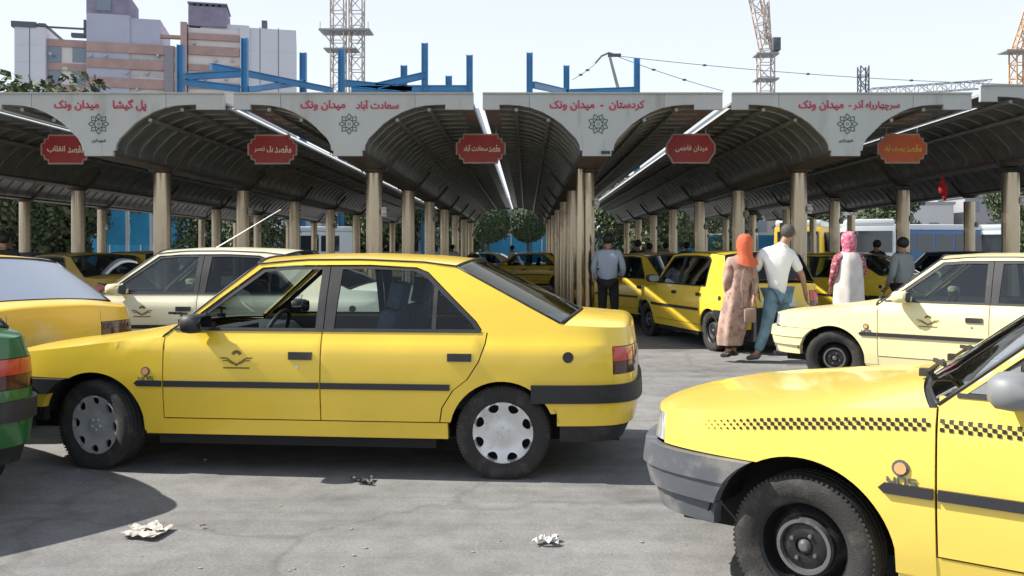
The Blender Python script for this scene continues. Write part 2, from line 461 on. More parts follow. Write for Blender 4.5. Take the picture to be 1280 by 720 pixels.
PAINTED = {}
def build_car(K, paint, label, cat="car", bumper=None, wheel='cap', fwin=G_CLEAR, rwin=G_TINT, name="taxi", loc=(0,0,0), rz=0, steer=0, checker=False, emblem=True, open_front=False, group=None, badge=True):
    sh = K['sh']; g = .004; xa, xb = K['ax']; root = thing(name, label, cat, loc, rz, group)
    Ze = lambda u: float(np.interp(u, *zip(*K['ze']))); Zr = lambda u: float(np.interp(u, *zip(*K['zrail'])))
    ra, rb = K['arch']; zc = .29; zs = K['sill']; zb = K['belt']; bz = K['bump']
    xd0, xd1 = K['doorx']                # leading edge of the front door, seam between the doors
    rd = K['rdoor']                      # rear edge of the rear door, from the sill up
    zrow = [q[0] for q in K['side'] if .2 < q[0] < 1.33]
    bump = bumper or GREYP
    def both(mb, nm, m, par=None, label2=None, **kw):
        for q in (mb, mb.mirror_y()):
            o = q.build(nm, m, par or root, smooth=False, angle=42, **kw)
        return o
    uh = K['hl'][0]                      # headlamp start
    def a_of(z, r): return math.degrees(math.asin(min(1, (z-zc)/r)))
    # --- front fenders
    f0 = a_of(zs+.0, ra); f1 = a_of(bz[1], ra)
    top = [(u, Ze(u)) for u in np.linspace(uh-g, xd0+g, 14)]
    poly = [(xd0+g, zs-.09), (xa-ra*cos(R(f0)), zs-.09)]+arc(xa, zc, ra, 180-f0, f1, 20)+[(uh-g, bz[1]+g)]+top
    fend = panel(sh, poly, (), 0, .022, .06, zrow)
    both(fend, "front_fender", paint)
    # --- doors, their frames, panes and handles on each side
    win = K['win']; fr = K['frames']
    for side in (1, -1):
        def side_part(mb, nm, m, par, ang=42):
            if side < 0: mb = mb.mirror_y()
            return mb.build(nm, m, par, angle=ang)
        fd = side_part(panel(sh, [(xd1+g, zs), (xd0-g, zs), (xd0-g, zb), (xd1+g, zb)], (), 0, .022, .07, zrow), "front_door", paint, root)
        rd_poly = [(xd1-g, zs)]+[(a+g, b) for a, b in rd]+[(xd1-g, zb)]
        rdo = side_part(panel(sh, rd_poly, (), 0, .022, .07, zrow), "rear_door", paint, root)
        for dr, frame, ws, gm in ((fd, fr[0], win[0], fwin), (rdo, fr[1], win[1], rwin)):
            side_part(panel(sh, frame, ws, -.006, .02, .08), "window_frame", BLKP, dr)
            for wi in ws:
                if open_front and side > 0 and dr == fd: continue
                side_part(panel(sh, wi, (), -.016, 0, .12), "window_pane", gm, dr)
        for dr, hx in ((fd, K['hand'][0]), (rdo, K['hand'][1])):
            hz = K['hand'][2]
            mb = panel(sh, [(hx-.075, hz-.024), (hx+.075, hz-.024), (hx+.075, hz+.024), (hx-.075, hz+.024)], (), .012, .014, .05)
            side_part(mb, "door_handle", BLKP, dr)
            k = panel(sh, arc(hx+.02 if dr == fd else hx, hz-.07, .011, 0, 330, 10), (), .004, .004, .05)
            if dr == fd: side_part(k, "door_lock", CHROME, dr)
        # rub strips
        st = K['strip']
        if st:
            for dr, a, b in ((fd, xd1+g*2, xd0-g*2), (rdo, st[0], xd1-g*2)):
                mb = MB()
                side_part(panel(sh, [(a, st[2]), (b, st[2]), (b, st[3]), (a, st[3])], (), .014, .016, .1), "rub_strip", STRIP, dr)
            side_part(panel(sh, [(xd0+g*2, st[2]), (st[1], st[2]), (st[1]+.02, (st[2]+st[3])/2), (st[1], st[3]), (xd0+g*2, st[3])], (), .014, .016, .1), "rub_strip", STRIP, root)
        # waist moulding under the panes
        side_part(panel(sh, [(xd0-.06, zb+.0015), (K['wr'], zb+.0015), (K['wr'], zb+.016), (xd0-.06, zb+.016)][::-1], (), .006, .01, .12), "waist_moulding", BLKP, root)
        # mirror
        mx, mz = K['mirror']
        p = sh(mx, mz, 0); mb = MB()
        prof = [(0, 0), (.02, .055), (.06, .07), (.10, .05), (.115, .0)]
        vs = []; fs = []
        ring = 12
        secs = [(-.02, .5), (.0, .9), (.05, 1.0), (.10, .92), (.125, .55)]   # x forward/back, scale
        cx0 = p.x+.02; cy0 = p.y+.115; 
        for i, (dx, sc_) in enumerate(secs):
            for k in range(ring):
                a = 2*pi*k/ring; ca, sa = cos(a), sin(a)
                ex = math.copysign(abs(ca)**.6, ca)*.105*sc_; ez = math.copysign(abs(sa)**.6, sa)*.062*sc_
                vs.append((cx0-.03+dx, cy0+ex, p.z+.055+ez))
        for i in range(len(secs)-1):
            for k in range(ring):
                k2 = (k+1) % ring; fs.append((i*ring+k, i*ring+k2, (i+1)*ring+k2, (i+1)*ring+k))
        fs.append(tuple(range(ring))[::-1]); fs.append(tuple((len(secs)-1)*ring+k for k in range(ring)))
        mb.add(vs, fs)
        mb.bar((p.x, p.y-.02, p.z+.03), (p.x+.02, p.y+.06, p.z+.045), .07, .05)
        hou = side_part(mb, "wing_mirror", K.get('mirm', BLKP), fd, 50)
        gl = MB(); vs = []
        for k in range(ring):
            a = 2*pi*k/ring; ca, sa = cos(a), sin(a)
            vs.append((cx0-.053, cy0+math.copysign(abs(ca)**.6, ca)*.085, p.z+.055+math.copysign(abs(sa)**.6, sa)*.048))
        gl.add(vs, [tuple(range(ring))[::-1]]); side_part(gl, "mirror_glass", MIRG, hou)
        q = K['msail']
        side_part(panel(sh, q, (), -.002, .012, .08), "mirror_sail", K.get('mirm', BLKP), fd)
        # quarter panel with pillars and roof rail
        side_part(panel(sh, K['body'](Ze, g), [K['aper']], 0, .022, .07, zrow), "body_side", paint, root)
        # sill
        side_part(panel(sh, [(K['ax'][1]+rb+.012, zs-.11), (xa-ra-.0, zs-.11), (xa-ra-.0, zs-2*g), (K['ax'][1]+rb+.012, zs-2*g)], (), -.004, .05, .1), "sill", paint, root)
        # lamps
        hl = K['hl']
        side_part(panel(sh, [(hl[0]+g, bz[1]+.012), (hl[1], bz[1]+.012)]+[(u, Ze(u)-.012) for u in np.linspace(hl[1], hl[0]+g, 8)], (), -.004, .03, .05), "headlamp", LAMPW, root)
        tl = K['tl']
        lm = side_part(panel(sh, [(tl[0]-g, tl[2]+.077), (tl[0]-g, tl[3]), (tl[1]+g, tl[3]), (tl[1]+g, tl[2]+.077)], (), .002, .03, .06), "tail_lamp", K.get("tlm", REDL), root)
        side_part(panel(sh, [(tl[0]-g*0-.001, bz[1]-.06), (tl[0]-.001, tl[2]-g), (tl[1]+g, tl[2]-g), (tl[1]+g, bz[1]-.06)], (), 0, .02, .06), "corner_panel", paint, root)
        side_part(panel(sh, [(tl[0]-g, tl[2]), (tl[0]-g, tl[2]+.075), (tl[1]+g, tl[2]+.075), (tl[1]+g, tl[2])], (), .002, .03, .06), "reversing_lamp", DRKL, lm)
        # wheels
    # --- hood
    uF, uR = sh.uF, sh.uR; cr = K['crown']
    us = list(np.linspace(K['hood0'], uh, 16))+list(np.linspace(uh, uF-.004, 14))[1:]
    rows = []
    for u in us:
        b = sh(u, Ze(u)); fade = min(1, abs(b.y)/.55)
        rows.append(cross_row(b, float(np.interp(u, *zip(*cr)))*fade, .13*max(0, 1-(u-K['hood0'])/.5)**2, 2.4))
    hood = grid(rows, True, .02); hood.build("hood", paint, root, angle=50)
    # --- windscreen, rear window, roof
    wa, wb = K['ws']; n = 8
    def ruled(a, b, bow0, bow1, c0, c1, inset, rev):
        rr = []
        for i in range(n+1):
            t = i/n; p = sh(a[0]+(b[0]-a[0])*t, a[1]+(b[1]-a[1])*t, -inset)
            rr.append(cross_row(p, c0+(c1-c0)*t, bow0+(bow1-bow0)*t, 2.2))
        return grid(rr, rev, 0)
    ruled((wa[0], wa[1]+.012), wb, .13, .07, .03, .045, .004, False).build("windscreen", G_SCREEN, root, smooth=True)
    ra_, rb_ = K['rs']
    ruled(ra_, rb_, -.06, -.10, .045, .045, .004, False).build("rear_window", rwin, root, smooth=True)
    # black rubber bands round both
    for (a, b, b0, b1, c0, c1) in ((wa, wb, .13, .07, .03, .045), (ra_, rb_, -.06, -.10, .045, .045)):
        mb = MB()
        for q, bow, cc in ((a, b0, c0), (b, b1, c1)):
            mb.tube([(x, y, z+.002) for x, y, z in cross_row(sh(q[0], q[1]), cc, bow, 2.2)], .009, 6)
        for sgn in (1, -1):
            mb.tube([(p.x, p.y*sgn, p.z) for p in [sh(a[0]+(b[0]-a[0])*t/6, a[1]+(b[1]-a[1])*t/6, -.003) for t in range(7)]], .008, 6)
        mb.build("window_seal", BLKP, root, smooth=True)
    rows = []
    r0, r1 = wb[0], ra_[0]
    for i in range(17):
        t = i/16; u = r0+(r1-r0)*t; b = sh(u, Zr(u))
        bow = .07*max(0, 1-t*4) - .06*max(0, 1-(1-t)*4)
        rows.append(cross_row(b, K.get('roofc', .045), bow, 2.3))
    grid(rows, False, .02).build("roof", paint, root, angle=50)
    # gutter strips
    for sgn in (1, -1):
        MBt = MB(); MBt.tube([(p.x, p.y*sgn, p.z+.004) for p in [sh(r0+(r1-r0)*i/12, Zr(r0+(r1-r0)*i/12)) for i in range(13)]], .006, 6)
        MBt.build("roof_gutter", BLKP, root, smooth=True)
    # --- boot lid / deck
    us = list(np.linspace(K['deck0'], K['tl'][0], 8))+list(np.linspace(K['tl'][0], uR+.004, 12))[1:]
    rows = []
    for u in us:
        b = sh(u, Ze(u)); fade = min(1, abs(b.y)/.6)
        rows.append(cross_row(b, K['dcrown']*fade, -.10*max(0, 1-(K['deck0']-u)/.3), 2.6))
    grid(rows, False, .02).build("boot_lid", paint, root, angle=50)
    # tail panel
    tl = K['tl']
    wrap = 2*uR-tl[1]
    tp = panel(sh, [(tl[1]-g, bz[1]+.0), (tl[1]-g, Ze(tl[1])-.004), (wrap+g, Ze(tl[1])-.004), (wrap+g, bz[1])], (), 0, .02, .08)
    tpo = tp.build("tail_panel", paint, root, angle=42)
    pw = .26; c = uR
    panel(sh, [(c-pw, .66), (c-pw, .77), (c+pw, .77), (c+pw, .66)], (), .006, .006, .1).build("number_plate", K.get("plm", PLATE), tpo)
    # --- grille
    hl = K['hl']; wrapf = 2*uF-hl[1]
    go = panel(sh, [(hl[1]+g, bz[1]+.012), (wrapf-g, bz[1]+.012), (wrapf-g, Ze(hl[1])-.014), (hl[1]+g, Ze(hl[1])-.014)], (), -.02, .0, .08).build("grille", BLKP, root)
    for k in range(3):
        z = bz[1]+.03+k*.035
        panel(sh, [(hl[1]+.02, z), (wrapf-.02, z), (wrapf-.02, z+.008), (hl[1]+.02, z+.008)], (), -.008, .01, .1).build("grille_bar", BLKP, go)
    # --- bumpers
    def wrapped(u0, z0, z1, off, nm, m, front, th=.05, par=None):
        a = u0; b = (2*uF-u0) if front else (2*uR-u0)
        lo, hi = min(a, b), max(a, b)
        return panel(sh, [(lo, z0), (hi, z0), (hi, z1), (lo, z1)], (), off, th, .08).build(nm, m, par or root, angle=42)
    def nose_band(z0, z1, off, nm, m, par=None):
        zz = [z0+(z1-z0)*i/4 for i in range(5)]
        le = [(xa+math.sqrt(max(0, ra*ra-(z-zc)**2))+.014, z) for z in zz]
        return panel(sh, le+[(2*uF-u, z) for u, z in le[::-1]], (), off, .05, .08).build(nm, m, par or root, angle=42)
    bm3 = K.get('bmats', (bump,)*3)
    fb = nose_band(bz[1]-.10, bz[1]-.004, .040, "front_bumper", bm3[0])
    nose_band(bz[1]-.19, bz[1]-.103, .030, "bumper_lower_band", bm3[1], fb)
    nose_band(bz[0]-.045, bz[1]-.193, .008, "bumper_skirt", bm3[2], fb)
    ur0 = xb-rb*.55
    rb0 = wrapped(ur0, bz[1]-.112, bz[1]+.0, .024, "rear_bumper", K.get('rbm', BLKP), False)
    wrapped(xb-rb-.012, bz[1]-.255, bz[1]-.115, .008, "bumper_cover", paint, False, .03, rb0)
    wrapped(xb-rb-.03, bz[0]-.12, bz[1]-.258, -.01, "rear_valance", BLKP, False, .03, rb0)
    # --- fuel cap
    fx, fz = K['fuel']
    panel(sh, arc(fx, fz, .034, 0, 340, 17), (), .004, .01, .05).build("fuel_cap", BLKP, root, angle=40)
    # --- indicator badge on the fender
    if badge:
        bx, bzz = K['badge']
        o = panel(sh, arc(bx, bzz, .030, 0, 337, 12), (), .005, .005, .05).build("side_indicator", GREYP, root, angle=40)
        panel(sh, arc(bx, bzz, .021, 0, 337, 10), (), .011, .006, .05).build("indicator_lens", mat("side_indicator_lens", (.78, .38, .16), .2, coat=1), o, angle=40)
        mb = MB()
        for k in range(3):   # the model digits under the lamp
            xx = bx+.045-k*.036
            ring = [(xx, bzz-.062), (xx-.024, bzz-.062), (xx-.024, bzz-.034), (xx, bzz-.034), (xx, bzz-.062)]
            if k == 0: ring = [(xx, bzz-.034), (xx, bzz-.05), (xx-.024, bzz-.05), (xx-.024, bzz-.034), (xx-.024, bzz-.062)]
            if k == 2: ring = [(xx-.024, bzz-.034), (xx, bzz-.034), (xx, bzz-.047), (xx-.024, bzz-.047), (xx-.024, bzz-.062), (xx, bzz-.062)]
            for a, b in zip(ring[:-1], ring[1:]): mb.bar(sh(a[0], a[1], .004), sh(b[0], b[1], .004), .005)
        mb.build("fender_badge", GREYP, root)
    if emblem: 
        cross_emblem(sh, K['emb'][0], K['emb'][1], K['emb'][2], MATS["emblem_print"], root)
    if checker:
        q = .0142; cmb = {}
        def zc_(u): return Ze(min(u, 1.9))-.045 if u > xd0 else Ze(xd0)-.045
        u = -.15; i = 0
        while u < 1.74:
            for r_ in range(3):
                if (i+r_) % 2 == 0 and abs(u-xd0) > .012:
                    sc_ = 1 if u < 1.45 else max(.3, 1-(u-1.45)/.4)
                    z0 = zc_(u)-.030+r_*q*1.05; mb = cmb.setdefault(u > xd0, MB())
                    mb.add([sh(u, z0, .0025), sh(u+q*sc_, z0, .0025), sh(u+q*sc_, z0+q*sc_, .0025), sh(u, z0+q*sc_, .0025)], [(3, 2, 1, 0)])
            i += 1; u += q*1.04
        for mb in cmb.values(): tag(mb.build("checker_stripe", MATS["checker_black"], root), kind="stuff")
    # --- underside, wheel housings
    mb = MB(); yb_ = K['wide']
    mb.box((0, 0, .235), (xa-xb-.85, yb_*1.82, .10)); mb.box((xa+.1, 0, .44), (1.1, yb_*1.05, .46)); mb.box((xb-.1, 0, .42), (1.25, yb_*1.05, .46))
    mb.box((0, 0, .27), (xa-xb-.7, yb_*1.6, .06))
    for cx, rr in ((xa, ra), (xb, rb)):
        for sgn in (1, -1):
            pr = arc(cx, zc, rr+.03, 168, 12, 16); n_ = len(pr)
            vs = [(x, sgn*(yb_-.03), z) for x, z in pr]+[(x, sgn*.42, z) for x, z in pr]
            mb.add(vs, [(i, i+1, n_+i+1, n_+i) for i in range(n_-1)]+[tuple(range(n_, 2*n_))])
    mb.build("underbody", SEAM, root)
    # --- cowl
    rr = []
    for i in range(3):
        t = i/2; a = sh(K['hood0']+.02, Ze(K['hood0'])); b = sh(wa[0]-.03, wa[1]); p = a.lerp(b, t); rr.append(cross_row(Vector((p.x, p.y-.0, p.z-.012)), .04, .13, 2.3))
    cw = grid(rr, False, 0).build("cowl", BLKP, root, smooth=True)
    for y0 in (.32, -.30):
        mb = MB(); p0 = (wa[0]+.13, y0, wa[1]+.05); 
        mb.tube([p0, (p0[0]-.10, y0+.22, p0[2]+.075), (p0[0]-.13, y0+.36, p0[2]+.08)], .008, 6)
        mb.bar((p0[0]-.03, y0-.0, p0[2]+.052), (p0[0]-.15, y0+.48, p0[2]+.092), .012, .016)
        mb.box((p0[0], y0, p0[2]), (.05, .04, .03))
        mb.build("wiper", BLKP, cw)
    # --- cabin
    mb = MB(); dx = xd0-.12
    mb.add([(dx+.1, -.68, .62), (dx+.1, .68, .62), (dx+.1, .68, .88), (dx+.1, -.68, .88), (dx-.28, -.66, .60), (dx-.28, .66, .60), (dx-.28, .66, .80), (dx-.28, -.66, .80), (dx-.2, .66, .87), (dx-.2, -.66, .87)],
           [(0,1,2,3), (4,7,6,5), (3,2,8,9), (9,8,6,7), (0,4,5,1), (0,3,9,7,4), (1,5,6,8,2)])
    mb.box((dx-.16, .34, .895), (.16, .36, .05))
    ds = mb.build("dashboard", DASH, root, bevel=.012)
    mb = MB(); c0 = Vector((dx-.42, .34, .85)); rot = Matrix.Rotation(R(-25), 3, 'Y')
    ringp = [c0+rot @ Vector((0, .185*cos(2*pi*k/20), .185*sin(2*pi*k/20))) for k in range(21)]
    mb.tube(ringp, .015, 8, cap=False); mb.tube([c0, c0+Vector((.3, 0, -.12))], .02, 6); mb.box(c0, (.03, .1, .08), 0, rot)
    mb.bar(c0, ringp[0], .02); mb.bar(c0, ringp[10], .02)
    mb.build("steering_wheel", BLKP, root, smooth=True)
    def seat(cx, cy, w, nm):
        mb = MB()
        mb.box((cx, cy, .48), (.50, w, .16)); mb.box((cx-.27, cy, .76), (.12, w*.92, .56), 0, Matrix.Rotation(R(-14), 3, 'Y'))
        o = mb.build(nm, SEAT, root, bevel=.04)
        nh = 1 if w < .8 else 2
        for k in range(nh):
            yy = cy if nh == 1 else cy+(-.33, .33)[k]
            zz = 1.13 if w < .8 else 1.03; h = MB(); h.box((cx-.355, yy, zz), (.09, .25, .17 if w < .8 else .12), 0, Matrix.Rotation(R(-12), 3, 'Y')); h.bar((cx-.34, yy-.06, .98), (cx-.35, yy-.06, 1.08), .015); h.bar((cx-.34, yy+.06, .98), (cx-.35, yy+.06, 1.08), .015)
            h.build("headrest", SEAT, o, bevel=.03)
    seat(dx-.95, .36, .50, "front_seat"); seat(dx-.95, -.36, .50, "front_seat"); seat(dx-1.62 if K['kind'] == 'sedan' else dx-1.6, 0, 1.25, "rear_bench")
    mb = MB(); mb.box(((ra_[0]+rb_[0])/2-.02, 0, K['shelf']), (abs(rb_[0]-ra_[0])-.05, 1.2, .03)); mb.box((0, 0, .33), (1.9, 1.35, .04))
    for sgn in (1, -1): mb.box((-.1, sgn*(yb_-.075), .62), (1.8, .03, .56))
    mb.build("cabin_trim", DASH, root)
    # --- wheels
    global TYRE_M, HUB_M
    for cx, st in ((xa, steer), (xb, 0)):
        for sgn in (1, -1):
            we = bpy.data.objects.new("wheel", TYRE_M or make_tyre_mesh()); TYRE_M = we.data
            COL.objects.link(we); we.parent = root; we.location = (cx, sgn*(yb_-.145), .29)
            we.rotation_euler = (0, random.uniform(0, 6), (0 if sgn > 0 else pi)+st)
            if wheel == 'cap': link("hubcap", HUBCAP, we)
            else:
                link("rim", RIM, we); link("centre_cap", CAP, we)
    return root

def make_tyre_mesh():
    o = make_wheels_parts().build("tmp", TYRE, None, angle=50); me = o.data; bpy.data.objects.remove(o)
    return me
def to_mesh(mb, m, ang=40):
    if isinstance(m, (list, tuple)): m = list(m)
    o = mb.build("tmp", m, None, angle=ang); me = o.data; bpy.data.objects.remove(o); return me
def link(nm, me, par, loc=None, rot=None):
    o = bpy.data.objects.new(nm, me); COL.objects.link(o); o.parent = par
    if loc is not None: o.location = loc
    if rot is not None: o.rotation_euler = rot
    return o
_h = hubcap(); _b = MB(); _b.lathe([(0, .01), (.19, .012)], 24, 'Y', mi=1)
_hb = MB(); _hb.add(_h.v, _h.f, 0); _hb.add(_b.v, _b.f, 1)
HUBCAP = to_mesh(_hb, [HUB, SEAM]); RIM = to_mesh(steel_rim(), STEEL); CAP = to_mesh(steel_cap(), mat("dull_wheel_cap", (.20, .20, .20), .4, metal=.6, dirt=((.05, .045, .04), 14, .5, .8)))
mat("emblem_print", (.22, .14, .01), .5); mat("checker_black", (.02, .018, .012), .5)

def sedan_params(wide=.85, pale=False):
    side = [(.15, .10), (.25, .045), (.36, .02), (.5, .004), (.62, 0), (.74, .004), (.832, .012), (.848, .024), (.92, .048), (1.12, .118), (1.34, .215), (1.40, .26)]
    front = [(.2, .12), (.35, .04), (.5, .0), (.62, .02), (.75, .05), (.85, .12), (1, .4)]
    rear = [(.2, .10), (.35, .03), (.5, 0), (.62, .01), (.8, .015), (.93, .035), (1.05, .08)]
    k = wide/.85
    plan = [(-2.20, 0), (-2.19, .35), (-2.145, .62), (-2.03, .755), (-1.8, .815), (-1.335, .84), (-.6, .85), (0, .85), (.7, .85), (1.335, .838), (1.75, .795), (2.0, .69), (2.11, .50), (2.165, .25), (2.18, 0)]
    plan = [(a, b*k) for a, b in plan]
    sh = Shell(plan, side, front, rear)
    K = dict(kind='sedan', sh=sh, side=side, wide=wide, ax=(1.335, -1.335), arch=(.352, .33), sill=.36, belt=.915, bump=(.36, .60))
    K['ze'] = [(-9, .93), (-2.6, .935), (-2.45, .937), (-2.0, .95), (-1.72, .965), (.82, .875), (1.1, .85), (1.335, .822), (1.6, .79), (1.85, .762), (1.97, .75), (2.3, .74), (9, .735)]
    K['zrail'] = [(-1.02, 1.325), (-.8, 1.352), (-.4, 1.368), (0, 1.366), (.30, 1.34)]
    K['doorx'] = (.85, -.185)
    K['rdoor'] = [(-.945, .36), (-.96, .45), (-1.03, .56), (-1.12, .63), (-1.19, .74), (-1.23, .85), (-1.24, .915)]
    K['hl'] = (1.97, 2.40); K['tl'] = (-2.03, -2.46, .665, .83); K['crown'] = [(.82, .055), (1.5, .035), (2.2, .02), (2.8, .0)]
    K['hood0'] = .875; K['ws'] = ((.85, .885), (.30, 1.343)); K['rs'] = ((-1.02, 1.325), (-1.70, .975))
    K['deck0'] = -1.72; K['dcrown'] = .055; K['shelf'] = .93
    K['hand'] = (-.055, -1.07, .765); K['strip'] = (-1.01, 1.02, .560, .598); K['wr'] = -1.20; K['mirror'] = (.56, .915)
    K['msail'] = [(.765, .933), (.60, .933), (.60, 1.035)]
    ap = [(.775, .918), (.27, 1.318), (.05, 1.335), (-.45, 1.338), (-.76, 1.322), (-.84, 1.292), (-1.17, .985), (-1.205, .935), (-1.20, .918)]
    K['aper'] = ap[::-1]
    K['frames'] = ([(.765, .920), (.265, 1.312), (.05, 1.329), (-.185, 1.330), (-.185, .920)],
                   [(-.191, .920), (-.191, 1.330), (-.45, 1.332), (-.757, 1.316), (-.834, 1.287), (-1.162, .983), (-1.197, .935), (-1.195, .920)])
    K['win'] = ([[(.70, .934), (.245, 1.290), (.05, 1.305), (-.135, 1.307), (-.135, .934)]],
                [[(-.255, .934), (-.270, 1.307), (-.45, 1.310), (-.745, 1.296), (-.815, 1.268), (-.885, 1.205), (-.885, .934)],
                 [(-.912, .934), (-.912, 1.180), (-1.135, .975), (-1.165, .934)]])
    K['fuel'] = (-1.745, .77); K['badge'] = (.965, .655); K['emb'] = (.36, .735, .21)
    def body(Ze, g):
        tl = K['tl']; xb = -1.335; rb = .33; zs = .36; a = math.degrees(math.asin((zs-.29)/rb))
        P = [(x-g, z) for x, z in K['rdoor']]          # up the rear door seam
        P += [(-1.245, .9165)]
        # the aperture is a hole: outer goes along the fender seam instead
        out = [(.79, .9162), (.845, .878), (.856, .885), (.58, 1.113), (.30, 1.343)]
        out += [(u, float(np.interp(u, *zip(*K['zrail'])))) for u in (.05, -.2, -.45, -.7, -.9, -1.02)]
        out += [(-1.36, 1.15), (-1.70, .975)]
        out += [(u, Ze(u)) for u in np.linspace(-1.73, tl[1], 10)]
        out += [(tl[1], tl[3]+g), (tl[0], tl[3]+g), (tl[0], .50)]
        out += [(-1.335-rb*cos(R(a))-.0, .42)]
        out += arc(xb, .29, rb, 180-math.degrees(math.asin(.13/rb)), a, 18)
        return P+[(-.5, .9162), (.2, .9162)]+out
    K['body'] = body
    return K

def hatch_params():
    side = [(.15, .10), (.25, .045), (.36, .02), (.5, .004), (.62, 0), (.74, .004), (.832, .010), (.848, .018), (.92, .035), (1.12, .085), (1.36, .165), (1.45, .24)]
    front = [(.2, .10), (.35, .03), (.5, .0), (.62, .02), (.75, .04), (.85, .10), (1, .3)]
    rear = [(.2, .08), (.35, .02), (.5, 0), (.62, .0), (.8, .015), (.96, .04), (1.1, .10), (1.4, .2)]
    plan = [(-1.77, 0), (-1.765, .35), (-1.735, .60), (-1.64, .71), (-1.42, .765), (-1.17, .785), (-.4, .80), (0, .80), (.5, .80), (1.17, .785), (1.45, .74), (1.65, .62), (1.72, .45), (1.765, .22), (1.78, 0)]
    sh = Shell(plan, side, front, rear)
    K = dict(kind='hatch', sh=sh, side=side, wide=.80, ax=(1.17, -1.17), arch=(.33, .32), sill=.36, belt=.915, bump=(.36, .60))
    K['ze'] = [(-9, .95), (-1.58, .965), (.76, .89), (1.17, .84), (1.5, .79), (1.64, .76), (9, .75)]
    K['zrail'] = [(-1.36, 1.37), (-1.0, 1.395), (-.4, 1.405), (0, 1.40), (.34, 1.375)]
    K['doorx'] = (.76, -.12)
    K['rdoor'] = [(-.82, .36), (-.84, .48), (-.90, .60), (-.95, .75), (-.97, .915)]
    K['hl'] = (1.62, 1.98); K['tl'] = (-1.63, -1.90, .66, .88); K['crown'] = [(.76, .05), (1.5, .03), (2.4, 0)]
    K['hood0'] = .785; K['ws'] = ((.76, .90), (.34, 1.378)); K['rs'] = ((-1.36, 1.37), (-1.60, .985)); K['roofc'] = .04
    K['deck0'] = -1.615; K['dcrown'] = .02; K['shelf'] = .92
    K['hand'] = (-.02, -.86, .80); K['strip'] = (-.86, .86, .56, .60); K['wr'] = -1.02; K['mirror'] = (.60, .94)
    K['msail'] = [(.68, .933), (.54, .933), (.54, 1.03)]
    K['aper'] = [(.70, .918), (.31, 1.345), (0, 1.368), (-.5, 1.370), (-.95, 1.352), (-1.03, 1.30), (-1.04, .918)][::-1]
    K['frames'] = ([(.69, .920), (.305, 1.34), (0, 1.362), (-.117, 1.363), (-.117, .920)], [(-.123, .920), (-.123, 1.364), (-.5, 1.364), (-.945, 1.346), (-1.024, 1.295), (-1.034, .920)])
    K['win'] = ([[(.62, .934), (.285, 1.315), (0, 1.335), (-.08, 1.336), (-.08, .934)]], [[(-.17, .934), (-.17, 1.338), (-.5, 1.340), (-.93, 1.322), (-.99, 1.28), (-.995, .934)]])
    K['fuel'] = (-1.46, .77); K['badge'] = (.9, .655); K['emb'] = (.33, .735, .21)
    def body(Ze, g):
        tl = K['tl']; xb = -1.17; rb = .32; zs = .36; a = math.degrees(math.asin((zs-.29)/rb))
        P = [(x-g, z) for x, z in K['rdoor']]+[(-.975, .9162), (-.5, .9162), (.2, .9162), (.70, .9162), (.76, .895), (.34, 1.378)]
        P += [(u, float(np.interp(u, *zip(*K['zrail'])))) for u in (0, -.2, -.45, -.7, -1.0, -1.2, -1.36)]
        P += [(-1.60, .985)]+[(u, Ze(u)) for u in np.linspace(-1.61, tl[1], 6)]
        P += [(tl[1], tl[3]+g), (tl[0], tl[3]+g), (tl[0], .50), (-1.50, .42)]
        P += arc(xb, .29, rb, 180-math.degrees(math.asin(.13/rb)), a, 18)
        return P
    K['body'] = body
    return K

